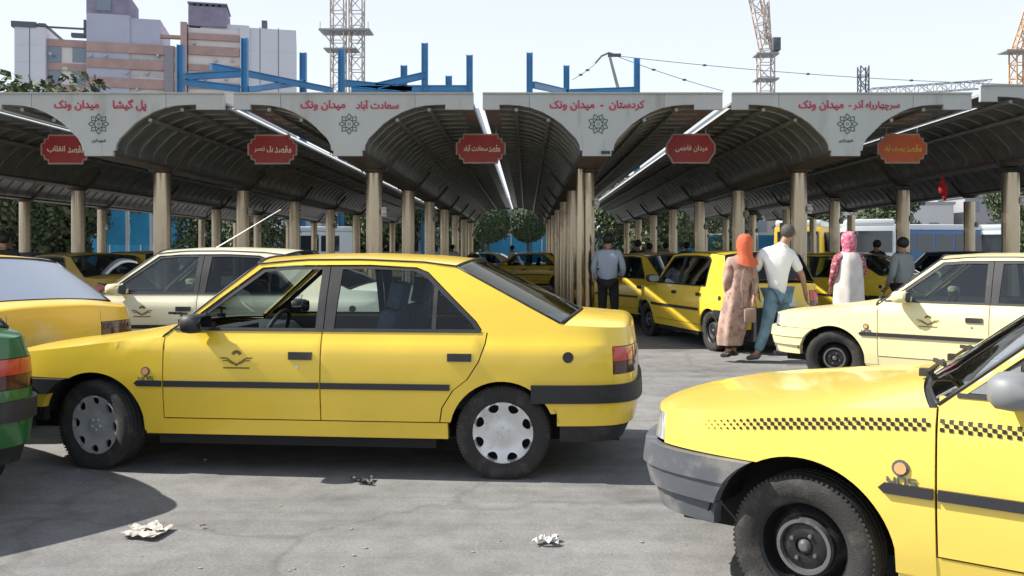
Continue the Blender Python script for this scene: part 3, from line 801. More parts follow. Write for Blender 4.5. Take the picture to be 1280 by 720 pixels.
# ---------------------------------------------------------------- ground
def asphalt():
    m = bpy.data.materials.new("worn_asphalt"); m.use_nodes = True; nt = m.node_tree; L = nt.links; b = nt.nodes["Principled BSDF"]
    tc = nt.nodes.new("ShaderNodeTexCoord")
    def noise(sc, det, ro=.6):
        n = nt.nodes.new("ShaderNodeTexNoise"); n.inputs["Scale"].default_value = sc; n.inputs["Detail"].default_value = det; n.inputs["Roughness"].default_value = ro
        L.new(tc.outputs["Object"], n.inputs["Vector"]); return n.outputs[0]
    def ramp(src, stops):
        r = nt.nodes.new("ShaderNodeValToRGB"); L.new(src, r.inputs[0]); e = r.color_ramp.elements
        while len(e) < len(stops): e.new(.5)
        for q, (p, c) in zip(e, stops): q.position = p; q.color = (c[0], c[1], c[2], 1)
        return r.outputs[0]
    def mix(kind, f, a, bb):
        x = nt.nodes.new("ShaderNodeMix"); x.data_type = 'RGBA'; x.blend_type = kind
        if isinstance(f, float): x.inputs[0].default_value = f
        else: L.new(f, x.inputs[0])
        L.new(a, x.inputs[6]); L.new(bb, x.inputs[7]); return x.outputs[2]
    base = ramp(noise(.35, 6), [(.3, (.18, .176, .171)), (.5, (.235, .23, .224)), (.7, (.29, .285, .278))])
    fine = ramp(noise(60, 8, .8), [(.32, (.45, .45, .45)), (.5, (.9, .9, .9)), (.66, (1.25, 1.25, 1.25))])
    mid = ramp(noise(4.5, 8, .7), [(.35, (.72, .72, .72)), (.55, (1, 1, 1)), (.7, (1.1, 1.1, 1.1))])
    c = mix('MULTIPLY', .75, base, fine); c = mix('MULTIPLY', .8, c, mid)
    vo = nt.nodes.new("ShaderNodeTexVoronoi"); vo.feature = 'DISTANCE_TO_EDGE'; vo.inputs["Scale"].default_value = .33
    wv = nt.nodes.new("ShaderNodeTexNoise"); wv.inputs["Scale"].default_value = 1.4; wv.inputs["Detail"].default_value = 6
    L.new(tc.outputs["Object"], wv.inputs["Vector"])
    vm = nt.nodes.new("ShaderNodeVectorMath"); vm.operation = 'MULTIPLY_ADD'; vm.inputs[1].default_value = (.9, .9, .9)
    L.new(wv.outputs["Color"], vm.inputs[0]); L.new(tc.outputs["Object"], vm.inputs[2]); L.new(vm.outputs[0], vo.inputs["Vector"])
    crack = ramp(vo.outputs["Distance"], [(0, (.35, .35, .35)), (.006, (.62, .62, .62)), (.012, (1, 1, 1))])
    c = mix('MULTIPLY', .32, c, crack)
    mpp = nt.nodes.new('ShaderNodeMapping'); mpp.inputs['Scale'].default_value = (.12, 2.6, 1); mpp.inputs['Rotation'].default_value = (0, 0, .12); L.new(tc.outputs['Object'], mpp.inputs[0])
    tn = nt.nodes.new('ShaderNodeTexNoise'); tn.inputs['Scale'].default_value = 1.0; tn.inputs['Detail'].default_value = 3; L.new(mpp.outputs[0], tn.inputs['Vector'])
    c = mix('MULTIPLY', .6, c, ramp(tn.outputs[0], [(.5, (1, 1, 1)), (.62, (.72, .72, .72)), (.7, (1, 1, 1))]))
    oil = ramp(noise(1.1, 4), [(.56, (1, 1, 1)), (.70, (.5, .5, .5))])
    c = mix('MULTIPLY', .7, c, oil)
    L.new(c, b.inputs["Base Color"]); b.inputs["Roughness"].default_value = .85
    bp = nt.nodes.new("ShaderNodeBump"); bp.inputs["Strength"].default_value = .5; bp.inputs["Distance"].default_value = .01
    L.new(noise(90, 6, .8), bp.inputs["Height"]); L.new(bp.outputs[0], b.inputs["Normal"])
    return m
ASPH = asphalt()
mb = MB(); mb.add([(-900, -60, 0), (900, -60, 0), (900, 1800, 0), (-900, 1800, 0)], [(0, 1, 2, 3)])
tag(mb.build("ground", ASPH), kind="structure")
# low kerbed islands the column rows stand on
CONC = mat("concrete", (.30, .29, .26), .85, noise=(3, .15), bump=(60, .3), dirt=((.15, .14, .12), 2, .5, .5))

# ---------------------------------------------------------------- canopy rows
BAY = 265/71.5; Y0 = FPX/84; YC = FPX/71.5; CSP = YC/3.5; NCOL = 7; YE = YC+CSP*6+2.3
FASC = mat("fascia_panel", (.40, .415, .41), .45, noise=(1.5, .06), rnd=True, stretch=(1.6, 1, .35), dirt=((.22, .20, .17), 2.2, .56, .5))
SHEET = mat("vault_sheet_metal", (.27, .28, .275), .36, metal=.65, noise=(3, .25), dirt=((.16, .14, .12), 4, .54, .3))
RIB = mat("vault_rib_metal", (.26, .26, .24), .4, metal=.4, noise=(3, .2))
ROOFT = mat("roof_top_sheet", (.38, .38, .37), .5, noise=(1, .1))
COLM = mat("column_steel", (.42, .35, .25), .22, metal=.92, noise=(1.6, .12), rnd=True, stretch=(1, 1, .5), dirt=((.20, .12, .07), 1.8, .57, .5))
GUT = mat("gutter_beam", (.10, .085, .07), .5, metal=.3, noise=(3, .2), dirt=((.20, .07, .04), 3, .52, .5))
STRIPW = bpy.data.materials.new("translucent_roof_strip"); STRIPW.use_nodes = True
_n = STRIPW.node_tree; _n.nodes.clear(); _o = _n.nodes.new("ShaderNodeOutputMaterial"); _t = _n.nodes.new("ShaderNodeBsdfTranslucent"); _d = _n.nodes.new("ShaderNodeBsdfTransparent")
_t.inputs[0].default_value = (.66, .67, .66, 1); _d.inputs[0].default_value = (.95, .97, 1, 1); _x = _n.nodes.new("ShaderNodeMixShader"); _x.inputs[0].default_value = .25
_n.links.new(_t.outputs[0], _x.inputs[1]); _n.links.new(_d.outputs[0], _x.inputs[2]); _n.links.new(_x.outputs[0], _o.inputs[0])
REDT = mat("red_lettering", (.42, .03, .07), .5)
EMBG = mat("emblem_dark_green", (.02, .07, .06), .5)
DARKT = mat("small_dark_lettering", (.05, .05, .06), .5)
CURVE = [(.245, 2.93), (.26, 3.02), (.31, 3.11), (.40, 3.20), (.53, 3.33), (.66, 3.42), (.80, 3.50), (.97, 3.565), (1.14, 3.60), (1.30, 3.612), (1.45, 3.615)]
RIBM = None
def canopy(k, xo, info):
    X = (468-658)/71.5+BAY*k; dz = .12 if k >= 3 else 0
    name = info['label']
    t = thing("canopy", name, "canopy", (X, 0, dz), 0, "vaulted canopies over the taxi lanes")
    LW, RW = -1.70, 1.87
    ztop = 3.77
    # fascia cladding in three sheets
    cut = 1.0; gp = .003
    zc1 = float(np.interp(cut, *zip(*CURVE)))
    cen = [(-.215, 2.85), (.215, 2.85), (.215, 2.93)]+[c for c in CURVE if c[0] < cut]+[(cut-gp, zc1), (cut-gp, ztop), (-cut+gp, ztop), (-cut+gp, zc1)]+[(-a, b) for a, b in CURVE[::-1] if a < cut]+[(-.215, 2.93)]
    rgt = [(cut+gp, zc1)]+[c for c in CURVE if c[0] > cut]+[(1.45, 3.54), (RW, 3.54), (RW, ztop), (cut+gp, ztop)]
    lft = [(-cut-gp, ztop), (LW, ztop), (LW, 3.54), (-1.45, 3.54), (-1.45, 3.615)]+[(-a, b) for a, b in CURVE[::-1] if a > cut and a < 1.45]+[(-cut-gp, zc1)]
    fas = None
    for q in (cen, rgt, lft):
        for y in ((Y0,) if k != 99 else (Y0,)):
            mb = MB(); mb.prism(q, y, y+.06); mb.build("fascia_panel", FASC, t)
    mb = MB()
    for q in (cen, rgt, lft): mb.prism(q, YE-.06, YE)
    mb.build("rear_fascia", FASC, t)
    mb = MB(); mb.box(((LW+RW)/2, Y0+.03, ztop+.012), (RW-LW, .12, .02)); mb.build("fascia_coping", FASC, t)
    # vault sheets
    under = [(-RW+.0, 3.60)]
    prof = [(LW, 3.615)]+[(-a, b) for a, b in CURVE[::-1]]+[(-.20, 2.93)]
    for sgn, e in ((1, RW), (-1, -LW)):
        pr = [(.20, 2.90)]+CURVE+[(e, 3.625)]
        # fluted sheet: shallow flutes along the depth
        n = len(pr); vs = []; fs = []
        ys = [Y0+.06, YE-.06]
        for yy in ys:
            for a, b in pr: vs.append((sgn*a, yy, b))
        for i in range(n-1): fs.append((i, i+1, n+i+1, n+i))
        mb = MB(); mb.add(vs, fs); mb.build("vault_sheet", SHEET, t, angle=50)
    # roof deck, above the vault
    mb = MB(); zt = 3.655
    mb.add([(LW, Y0+.06, zt), (RW, Y0+.06, zt), (RW, YE-.06, zt), (LW, YE-.06, zt)], [(0, 1, 2, 3)])
    mb.box((LW+.012, (Y0+YE)/2, zt-.018), (.02, YE-Y0-.13, .03)); mb.box((RW-.012, (Y0+YE)/2, zt-.018), (.02, YE-Y0-.13, .03))
    mb.build("roof_deck", ROOFT, t)
    # ribs: one shared mesh, hoops of both wings
    global RIBM
    if RIBM is None:
        RIBM = []
        for sgn, e in ((1, RW), (-1, -LW)):
            pr = [(sgn*a, b-.022) for a, b in CURVE]+[(sgn*(e-.22), 3.595)]; n = len(pr); vs = []
            for q, (a, b) in enumerate(pr):
                vs += [(a, -.014, b+.018), (a, .014, b+.018), (a, .014, b-.004), (a, -.014, b-.004)]
            mb = MB(); mb.add(vs, [(4*q+w, 4*q+(w+1) % 4, 4*q+4+(w+1) % 4, 4*q+4+w) for q in range(n-1) for w in range(4)])
            RIBM.append(to_mesh(mb, RIB))
    y = Y0+.35; i = 0
    while y < YE-.2:
        link("rib", RIBM[0], t, (0, y, 0)); link("rib", RIBM[1], t, (0, y, 0)); y += .50
    # valley beam and purlins
    mb = MB(); mb.box((0, (Y0+YE)/2, 2.90), (.40, YE-Y0-.14, .09)); mb.build("gutter_beam", GUT, t)
    for sgn in (1, -1):
        mb = MB()
        mb.box((sgn*.72, (Y0+YE)/2, 3.40), (.05, YE-Y0-.2, .05)); mb.box((sgn*1.2, (Y0+YE)/2, 3.555), (.05, YE-Y0-.2, .05)); mb.build("purlin", RIB, t)
    # columns
    for i in range(NCOL):
        y = YC+CSP*i
        if abs(k) > 3 and i == 0 and False: continue
        co = link("column", COLMESH, t, (0, y, -dz))
        link("column_cap", CAPMESH, co, (0, 0, 2.80+dz))
        if (i+k) % 2 == 0 or k > 0: link("junction_box", JBOX, co, (.155, -.02, 2.22+.1*((i*7+k*3) % 5-2)/2))
    if info.get('text'):
        a, b = info['text']
        text_obj("lettering", b, info['w'][1], None, REDT, t, (info['x'][1], Y0-.004, 3.60), bold=.03)
        text_obj("lettering", a, .67, None, REDT, t, (info['x'][0], Y0-.004, 3.60), bold=.03)
        # eight-lobed ring emblem
        mb = MB(); cz = 3.325; cx = info.get('ex', .02)
        for j in range(8):
            an = 2*pi*j/8+info.get('tw', 0); c = (cx+.108*cos(an), cz+.108*sin(an)); q = []
            for (rr, m_) in ((.052, 0), (.034, 0)):
                q.append([(c[0]+rr*cos(an+2*pi*l/4)*(1.0 if l % 2 == 0 else .82), Y0-.006, c[1]+rr*sin(an+2*pi*l/4)*(1. if l % 2 == 0 else .82)) for l in range(4)])
            mb.add(q[0]+q[1], [(l, (l+1) % 4, 4+(l+1) % 4, 4+l) for l in range(4)])
        for rr, r2 in ((.066, .056), (.022, .014)):
            n = 20; mb.add([(cx+rr*cos(2*pi*l/n), Y0-.006, cz+rr*sin(2*pi*l/n)) for l in range(n)]+[(cx+r2*cos(2*pi*l/n), Y0-.006, cz+r2*sin(2*pi*l/n)) for l in range(n)], [(l, (l+1) % n, n+(l+1) % n, n+l) for l in range(n)])
        mb.build("emblem", EMBG, t)
        if info.get('small'): text_obj("small_lettering", "شهرداری", .21, None, DARKT, t, (.0, Y0-.004, 3.075), bold=.01)
        if info.get('box'):
            mb = MB(); mb.box((.13, Y0-.012, 2.90), (.13, .024, .04)); mb.build("small_black_box", BLKP, t)
    return t
_m = MB(); _m.lathe([(0, 0), (.20, 0), (.20, .02), (.145, .03), (.145, 2.80), (0, 2.80)], 24); COLMESH = to_mesh(_m, COLM, 30)
_m = MB(); _m.lathe([(.145, -.01), (.16, .0), (.19, .03), (.19, .055)], 20); _m.bar((-.19, 0, .03), (-.5, 0, .42), .05); _m.bar((.19, 0, .03), (.5, 0, .42), .05); CAPMESH = to_mesh(_m, GUT, 30)
_m = MB(); _m.box((0, 0, 0), (.12, .10, .16)); _m.ball((.02, -.05, .0), .06, 8, 6); JBOX = to_mesh(_m, mat("speaker_white", (.6, .6, .57), .5), 30)

canopy(-1, 0, dict(label="lettered canopy second from the left, its emblem above a tiny caption", text=("میدان ونک", "پل گیشا"), w=(.7, .50), x=(-.33, .46), small=True, ex=.0))
canopy(0, 0, dict(label="lettered canopy directly above the roof of the yellow sedan", text=("میدان ونک", "سعادت آباد"), w=(.7, .64), x=(-.37, .44)))
canopy(1, 0, dict(label="lettered canopy with a small black box at the foot of its fascia", text=("میدان ونک", "کردستان  -"), w=(.7, .66), x=(-.37, .38), box=True, tw=.39))
canopy(2, 0, dict(label="canopy above the pedestrians, its fascia carrying the longest red lettering", text=("میدان ونک", "سرچهارراه آذر -"), w=(.7, .76), x=(-.37, .42), small=True))
canopy(-2, 0, dict(label="unlettered canopy at the left edge, a long pale roof strip at its side"))
canopy(3, 0, dict(label="canopy at the right edge, stepped higher than its neighbour and without lettering"))
canopy(-3, 0, dict(label="canopy beyond the left edge, seen only as dark vaults behind the nearer left rows"))
canopy(4, 0, dict(label="canopy beyond the right edge, seen only as vaults behind the stepped canopy"))
# translucent strips that bridge the slots between canopies
for k, lab in ((-2, "white roof strip at the far left below the foliage"), (-1, "white roof strip running down behind the sign of the second lane"), (0, "pale roof strip over the central lane, straight above its sign"), (1, "white roof strip slanting down left of the people, behind the sign right of the middle"), (2, "translucent roof strip between the two rightmost canopies")):
    X = (468-658)/71.5+BAY*k+1.872; 
    mb = MB()
    zz = 3.572
    mb.add([(X, Y0+.07, zz), (X+.132, Y0+.07, zz), (X+.132, YE-.1, zz), (X, YE-.1, zz)], [(0, 1, 2, 3)])
    y = Y0+.1
    o = mb.build("roof_strip", STRIPW); tag(o, lab, "roof strip", "pale strips bridging the gaps between canopies")
# second thin post beside the column right of the middle
mb = MB(); mb.lathe([(0, 0), (.09, 0), (.065, .03), (.065, 2.84), (0, 2.84)], 16)
o = mb.build("post", COLM, None, angle=30, loc=((725-658)/73, FPX/73, 0)); tag(o, "thin steel post standing against the big column just right of the sedan's boot", "post")

# ---------------------------------------------------------------- hanging destination signs
SR = mat("sign_red", (.36, .022, .025), .4, noise=(5, .1)); SO = mat("sign_orange", (.62, .12, .02), .4, noise=(5, .1))
SB = mat("sign_border", (.42, .30, .24), .45); ST = mat("sign_lettering_cream", (.90, .82, .60), .4); SYT = mat("sign_lettering_yellow", (.80, .62, .08), .4)
def lane_sign(k, words, label, m=SR, oct_=False, tm=ST):
    px = (83, 341, 601, 863, 1127)[k]; X, Y = W(px, 71.5); z = WZ(186 if k > 1 else 187, 71.5)
    t = thing("destination_sign", label, "sign", (X, Y-.02, z), 0, "signs hanging over the lanes")
    def outline(w, h):
        if oct_: q = [(w, h*.28), (w*.93, h*.45), (w*.80, h*.75), (w*.74, h)]
        else: q = [(w, h*.40), (w*.88, h*.42), (w*.86, h*.70), (w*.72, h*.74), (w*.70, h)]
        P = q+[(-a, b) for a, b in q[::-1]]+[(-a, -b) for a, b in q]+[(a, -b) for a, b in q[::-1]]
        return P
    mb = MB(); mb.prism(outline(.435, .26), -.01, .03); mb.build("border", SB, t)
    mb = MB(); mb.prism(outline(.405, .232), -.016, -.008); mb.build("sign_face", m, t)
    for i, (w_, txt, x) in enumerate(words):
        text_obj("lettering", txt, w_, .125, tm, t, (x, -.019, 0), bold=.018, depth=.002)
    for sx in (-.27, .27):
        mb = MB(); mb.tube([(sx, .01, .255), (sx, .01, 3.60-z)], .008, 6); mb.build("hanger_rod", RIB, t)
lane_sign(0, [(.29, "مقصد", .19), (.31, "انقلاب", -.16)], "red sign hanging at the far left, beside the first lettered fascia")
lane_sign(1, [(.29, "مقصد", .19), (.33, "پل نصر", -.15)], "red sign hanging in the lane second from the left, right of the first lettered fascia")
lane_sign(2, [(.20, "مقصد", .24), (.42, "سعادت آباد", -.09)], "red sign hanging over the central lane")
lane_sign(3, [(.24, "میدان", .17), (.28, "فاطمی", -.13)], "octagonal red sign with a light rim, hanging right of the middle", SR, True)
lane_sign(4, [(.27, "مقصد", .20), (.36, "یوسف آباد", -.14)], "orange sign hanging at the right, the only one not red", SO, False, SYT)

# ---------------------------------------------------------------- the cars in view
SEDAN = sedan_params(); SEDANB = sedan_params(); HATCH = hatch_params()
SEDANB['mirm'] = mat("grey_mirror_plastic", (.20, .21, .22), .5, noise=(8, .1)); 
def car_at(xw, yw, local, yaw):
    """place so that the car's local point (x, y) stands at world (xw, yw)"""
    r = pi-yaw; c, s = cos(r), sin(r); lx, ly = local
    return (xw-(c*lx-s*ly), yw-(s*lx+c*ly), 0), r
# A: yellow sedan in the middle
yaw = R(5.5); l, r = car_at((628-658)/201, FPX/201, (-1.335, .80), yaw)
SEDAN["bmats"] = (BLKP, YEL, BLKP)
carA = build_car(SEDAN, YEL, "yellow taxi sedan standing broadside across the middle, front window open", fwin=G_CLEAR, rwin=G_TINT, loc=l, rz=r, steer=-R(14), open_front=True)
yaw = R(35); X, Y = W(1001, 327); l, r = car_at(X, Y, (1.335, .80), yaw)
SEDANB['rbm'] = GREYP; SEDANB['crown'] = [(.82, .045), (1.5, .022), (2.2, .012), (2.8, 0)]
carB = build_car(SEDANB, YEL2, "yellow taxi sedan in the near right corner with a black checker stripe and grey bumper", fwin=G_DARK, rwin=G_DARK, loc=l, rz=r, steer=-R(3), wheel='steel', checker=True, emblem=False)
for o in carB.children:
    if o.name.startswith("wheel"): o.scale = (.95, 1, .95); o.location.z = .281
yaw = R(40); X, Y = W(1040, 118); l, r = car_at(X, Y, (1.335, .80), yaw)
SED_E = sedan_params(); SED_E['mirm'] = CREAM
carE = build_car(SED_E, CREAM, "pale cream yellow taxi sedan behind the near right one, beside the man in white", bumper=CREAM, fwin=G_SCREEN, rwin=G_SCREEN, loc=l, rz=r, steer=R(12), wheel='steel')
SED_D = sedan_params(); SED_D['mirm'] = CREAM
yaw = R(3); X, Y = W(150, 114); l, r = car_at(X, Y, (.66, .85), yaw)
carD = build_car(SED_D, GLAREP, "yellow taxi with white glare in its paint, parked just behind the bonnet of the middle sedan", fwin=G_SCREEN, rwin=G_DARK, loc=l, rz=r, badge=False); carD.scale = (1.10, 1.04, 1.045)
SED_C = sedan_params(); SED_C['tl'] = (-2.03, -2.46, .70, .83); SED_C['tlm'] = DRKL; SED_C['plm'] = ORNG

l, r = car_at(*W(161, 143), (-2.1, -.68), R(33))
carC = build_car(SED_C, ORNG, "orange yellow taxi at the left edge, seen from its right rear corner", fwin=G_SCREEN, rwin=G_GLARE, loc=l, rz=r, badge=False)
l, r = car_at(*W(33, 222), (-2.08, -.70), R(38))
carH = build_car(sedan_params(), GREENP, "green car at the left edge, only tail lamp and bumper in view", fwin=G_DARK, rwin=G_DARK, loc=l, rz=r, badge=False, emblem=False)
l, r = car_at(*W(887, 87), (-1.17, .76), R(75))
carF = build_car(HATCH, YEL, "small boxy yellow hatchback beside the pedestrians, seen from its left rear", fwin=G_DARK, rwin=G_DARK, loc=l, rz=r, wheel='steel', badge=False, emblem=False)

# D: aerial
mb = MB(); p0 = Vector((-.05, 0, 1.40)); mb.tube([p0, p0+Vector((-.72, 0, .44))], [.007, .004], 6); mb.build("aerial", mat("white_rod", (.8, .8, .8), .4), carD)

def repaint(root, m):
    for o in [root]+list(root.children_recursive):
        if o.type == 'MESH' and o.data.materials and o.data.materials[0] in (YEL, CREAM, GLAREP, ORNG):
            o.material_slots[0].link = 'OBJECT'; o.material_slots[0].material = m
def parked(src, px, s, yaw, m, label, group=None):
    c = copy_tree(src); X, Y = W(px, s); c.location = (X, Y, 0); c.rotation_euler = (0, 0, pi-R(yaw)); c["label"] = label
    if group: c["group"] = group
    if m: repaint(c, m)
    return c
GRP = "taxis waiting under the canopies"
parked(carE, 95, 64, 35, DKYEL, "dusty yellow taxi darkened for deep shade behind the second left column", GRP)
parked(carF, 178, 60, 40, DKYEL, "dusty yellow hatchback darkened for shade between the two left columns", GRP)
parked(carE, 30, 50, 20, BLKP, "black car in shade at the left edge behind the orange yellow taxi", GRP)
parked(carE, 812, 62, 68, YEL, "yellow taxi waiting directly in front of the boxy hatchback", GRP)
parked(carE, 655, 33, 4, YEL, "small distant yellow taxi crossing the far end of the central lane", GRP)
parked(carE, 600, 27, 12, CREAM, "small distant pale taxi at the far end left of the round tree", GRP)
parked(carE, 1035, 60, 55, YEL, "yellow taxi in shade behind the man in white, right of the boxy hatchback", GRP)
parked(carE, 700, 24, 0, GLAREP, "distant white car beyond the central lane", GRP)
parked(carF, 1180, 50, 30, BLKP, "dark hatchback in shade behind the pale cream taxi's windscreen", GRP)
parked(carE, 930, 40, 60, YEL, "yellow taxi standing deep in the lane beyond the boxy hatchback", GRP)
parked(carE, 470, 36, 30, YEL, "yellow taxi deep in the lane left of the middle columns", GRP)

# ---------------------------------------------------------------- people
SKIN = mat("skin", (.36, .20, .13), .55, noise=(20, .08)); HAIR = mat("black_hair", (.015, .012, .01), .6); HAIRG = mat("grey_hair", (.075, .068, .06), .8, noise=(60, .5))
def skin(name, nodes, edges, m, parent, sub=1, smooth=True):
    """nodes: {key: ((x,y,z), r)}; first key is the root"""
    keys = list(nodes); idx = {k: i for i, k in enumerate(keys)}
    me = bpy.data.meshes.new(name); me.from_pydata([nodes[k][0] for k in keys], [(idx[a], idx[b]) for a, b in edges], [])
    o = bpy.data.objects.new(name, me); COL.objects.link(o)
    md = o.modifiers.new("skin", 'SKIN'); md.use_smooth_shade = True
    if not me.skin_vertices: 
        bpy.context.view_layer.objects.active = o
    for k, sv in zip(keys, me.skin_vertices[0].data):
        r = nodes[k][1]; sv.radius = r if isinstance(r, tuple) else (r, r); sv.use_root = (k == keys[0])
    if sub: o.modifiers.new("sub", 'SUBSURF').levels = sub; o.modifiers["sub"].render_levels = sub
    dg = bpy.context.evaluated_depsgraph_get(); me2 = bpy.data.meshes.new_from_object(o.evaluated_get(dg))
    bpy.data.objects.remove(o); me2.materials.clear(); me2.materials.append(m); me2.name = name
    for p in me2.polygons: p.use_smooth = True
    n = bpy.data.objects.new(name, me2); COL.objects.link(n); n.parent = parent
    return n
def chain(*ks): return list(zip(ks[:-1], ks[1:]))
def person(label, loc, rz, J, shirt, trousers, hair=HAIR, shoes=BLKP, sleeve='short', robe=None, scarf=None, scale=1, group=None, shirtlen=.80):
    """J: joint positions seen in the figure's own frame (x right, y away, z up)"""
    t = thing("person", label, "person", loc, rz, group)
    V = lambda k: Vector(J[k])
    nodes = {'pel': (J['pel'], (.125, .10)), 'che': (J['che'], (.15, .105)), 'nek0': (J['nek'], .06), 'hed0': ((V('nek').lerp(V('hed'), .45))[:], .062), 'hed': (J['hed'], (.078, .095)), 'top': ((V('hed')+Vector((0, 0, .09)))[:], .055)}
    E = chain('pel', 'che', 'nek0', 'hed0', 'hed', 'top')
    fd = Vector(J.get('face', (0, 1, 0))).normalized()
    nodes['nose'] = ((V('hed')+fd*.105+Vector((0, 0, -.01)))[:], .014); E.append(('hed', 'nose'))
    for s in 'LR':
        nodes['sh'+s] = (J['sh'+s], .055); nodes['el'+s] = (J['el'+s], .042); nodes['wr'+s] = (J['wr'+s], .028)
        d = (V('wr'+s)-V('el'+s)).normalized(); side = d.cross(Vector((1, 0, 0) if abs(d.x) < .7 else (0, 1, 0))).normalized()
        pm = V('wr'+s)+d*.07; nodes['pa'+s] = (pm[:], (.030, .018)); E += chain('che', 'sh'+s, 'el'+s, 'wr'+s, 'pa'+s)
        for q in range(4):
            a = pm+side*(q-1.5)*.018+d*.04; b = a+d*(.035, .042, .038, .028)[q]+fd*.015
            nodes[f'f{q}{s}'] = (a[:], .009); nodes[f'g{q}{s}'] = (b[:], .008); E += chain('pa'+s, f'f{q}{s}', f'g{q}{s}')
        a = V('wr'+s)+d*.03+side*.035; nodes['th'+s] = (a[:], .010); nodes['tj'+s] = ((a+d*.035+side*.01)[:], .009); E += chain('wr'+s, 'th'+s, 'tj'+s)
        nodes['hp'+s] = (J['hp'+s], .085); nodes['kn'+s] = (J['kn'+s], .058); nodes['an'+s] = (J['an'+s], .038)
        nodes['to'+s] = (J['to'+s], .035); E += chain('pel', 'hp'+s, 'kn'+s, 'an'+s, 'to'+s)
    body = skin("body", nodes, E, SKIN, t)
    # ears
    # clothes
    qf = .72 if robe else 1
    top = {'che': (J['che'], (.185*qf, .135*qf)), 'wai': ((V('che').lerp(V('pel'), .65))[:], (.165*qf, .125*qf)), 'hem': ((V('pel')+Vector((0, 0, -.09)))[:], (.165*qf, .13*qf)), 'col': ((V('che').lerp(V('nek'), .80))[:], (.10, .085)), 'cot': ((V('che').lerp(V('nek'), 1.02))[:], (.075, .07))}
    E = chain('che', 'wai', 'hem')+chain('che', 'col', 'cot')
    for s in 'LR':
        e = V('sh'+s).lerp(V('el'+s), .85) if sleeve == 'short' else V('wr'+s)
        top['s'+s] = ((V('sh'+s))[:], .078); top['m'+s] = (V('sh'+s).lerp(V('el'+s), .5)[:], .068)
        E += chain('che', 's'+s, 'm'+s)
        if sleeve == 'short': top['e'+s] = (e[:], .066); E.append(('m'+s, 'e'+s))
        else: top['b'+s] = (J['el'+s], .058); top['e'+s] = (e[:], .045); E += chain('m'+s, 'b'+s, 'e'+s)
    skin("shirt" if not robe else "coat", top, E, shirt, t)
    tr = {'pel': ((V('pel')+Vector((0, 0, .02)))[:], (.10, .08) if robe else (.15, .115))}
    E = []
    for s in 'LR':
        tr['h'+s] = (J['hp'+s], .075 if robe else .108); tr['k'+s] = (J['kn'+s], .06 if robe else .078); tr['a'+s] = ((V('kn'+s).lerp(V('an'+s), .93))[:], .066)
        E += chain('pel', 'h'+s, 'k'+s, 'a'+s)
    skin("trousers", tr, E, trousers, t)
    for s in 'LR':
        a = V('an'+s); b = V('to'+s); d = (b-a); d.z = 0; d = d.normalized()
        sh_ = {'a': ((a+Vector((0, 0, -.005)))[:], .048), 'm': ((a.lerp(b, .5)+Vector((0, 0, -.012)))[:], (.05, .038)), 'b': ((b+d*.04)[:], (.042, .03)), 'h': ((a-d*.04+Vector((0, 0, -.035)))[:], (.04, .035))}
        skin("shoe", sh_, [('a', 'm'), ('m', 'b'), ('a', 'h')], shoes, t)
    h = V('hed')
    if scarf:
        mb = MB(); c = h-fd*.02+Vector((0, 0, .01)); ring = []
        n = 20
        vs = []; secs = [(.13, .02), (.12, .06), (.09, .092), (.04, .106), (-.04, .108), (-.11, .095), (-.16, .10), (-.20, .135), (-.24, .16), (-.27, .17)]
        for z, r in secs:
            for k in range(n):
                a = 2*pi*k/n; w = 1+.06*sin(3*a+z*20)+.05*sin(7*a+z*9); vs.append((c.x+cos(a)*r*w*.95, c.y+sin(a)*r*w*(1.0 if z > -.2 else .8), c.z+z+(.03*sin(2*a+1) if z < -.2 else 0)))
        fs = [(i*n+k, (i+1)*n+k, (i+1)*n+(k+1) % n, i*n+(k+1) % n) for i in range(len(secs)-1) for k in range(n)]+[tuple(range(n))[::-1]]
        mb.add(vs, fs); mb.build("headscarf", scarf, t, smooth=True)
    else:
        mb = MB(); c = h-fd*.03+Vector((0, 0, .03)); mb.ball(c, .099, 14, 9, sq=(.92, .98, .95)); 
        hm = mb.build("hair", hair, t, smooth=True)
    if robe:
        n = 28; p = V('che'); secs = robe['secs']; vs = []
        for z, r, dx, dy in secs:
            for k in range(n):
                a = 2*pi*k/n; w = 1+robe.get('fold', .07)*sin(6*a+z*2)*(1.6-z)+.03*sin(11*a)
                vs.append((dx+cos(a)*r*w, dy+sin(a)*r*.86*w, z))
        fs = [(i*n+k, (i+1)*n+k, (i+1)*n+(k+1) % n, i*n+(k+1) % n) for i in range(len(secs)-1) for k in range(n)]
        mb = MB(); mb.add(vs, fs); mb.build("robe", robe['mat'], t, smooth=True)
    return t
WSH = mat("white_shirt_cloth", (.80, .80, .80), .85, noise=(5, .04), bump=(14, .5)); JEAN = mat("faded_blue_jeans", (.15, .26, .33), .85, noise=(8, .35)); BSH = mat("pale_blue_shirt_cloth", (.36, .42, .50), .85, bump=(14, .5))
BTR = mat("black_trousers_cloth", (.015, .015, .018), .9); SHO = mat("grey_shoes", (.12, .11, .12), .6); ORS = mat("orange_headscarf_cloth", (.58, .12, .05), .8, bump=(25, .8))
ROB = mat("beige_pink_robe_cloth", (.42, .29, .23), .85, noise=(7, .35), dirt=((.25, .08, .09), 16, .5, .85)); PNK = mat("pink_headscarf_cloth", (.55, .10, .18), .8, noise=(18, .5), dirt=((.75, .6, .6), 22, .5, .8))
PALE = mat("pale_coat_cloth", (.62, .58, .54), .85, noise=(6, .15)); GRC = mat("grey_green_cloth", (.25, .28, .27), .85); DKC = mat("dark_cloth", (.03, .03, .035), .9); PAT = mat("patterned_shawl_cloth", (.30, .05, .08), .85, dirt=((.7, .6, .58), 30, .5, .9))
S = 97.
def j(px, py, y=0., ox=965, oy=453): return ((px-ox)/S, y, (oy-py)/S)
X, Y = W(969, S)
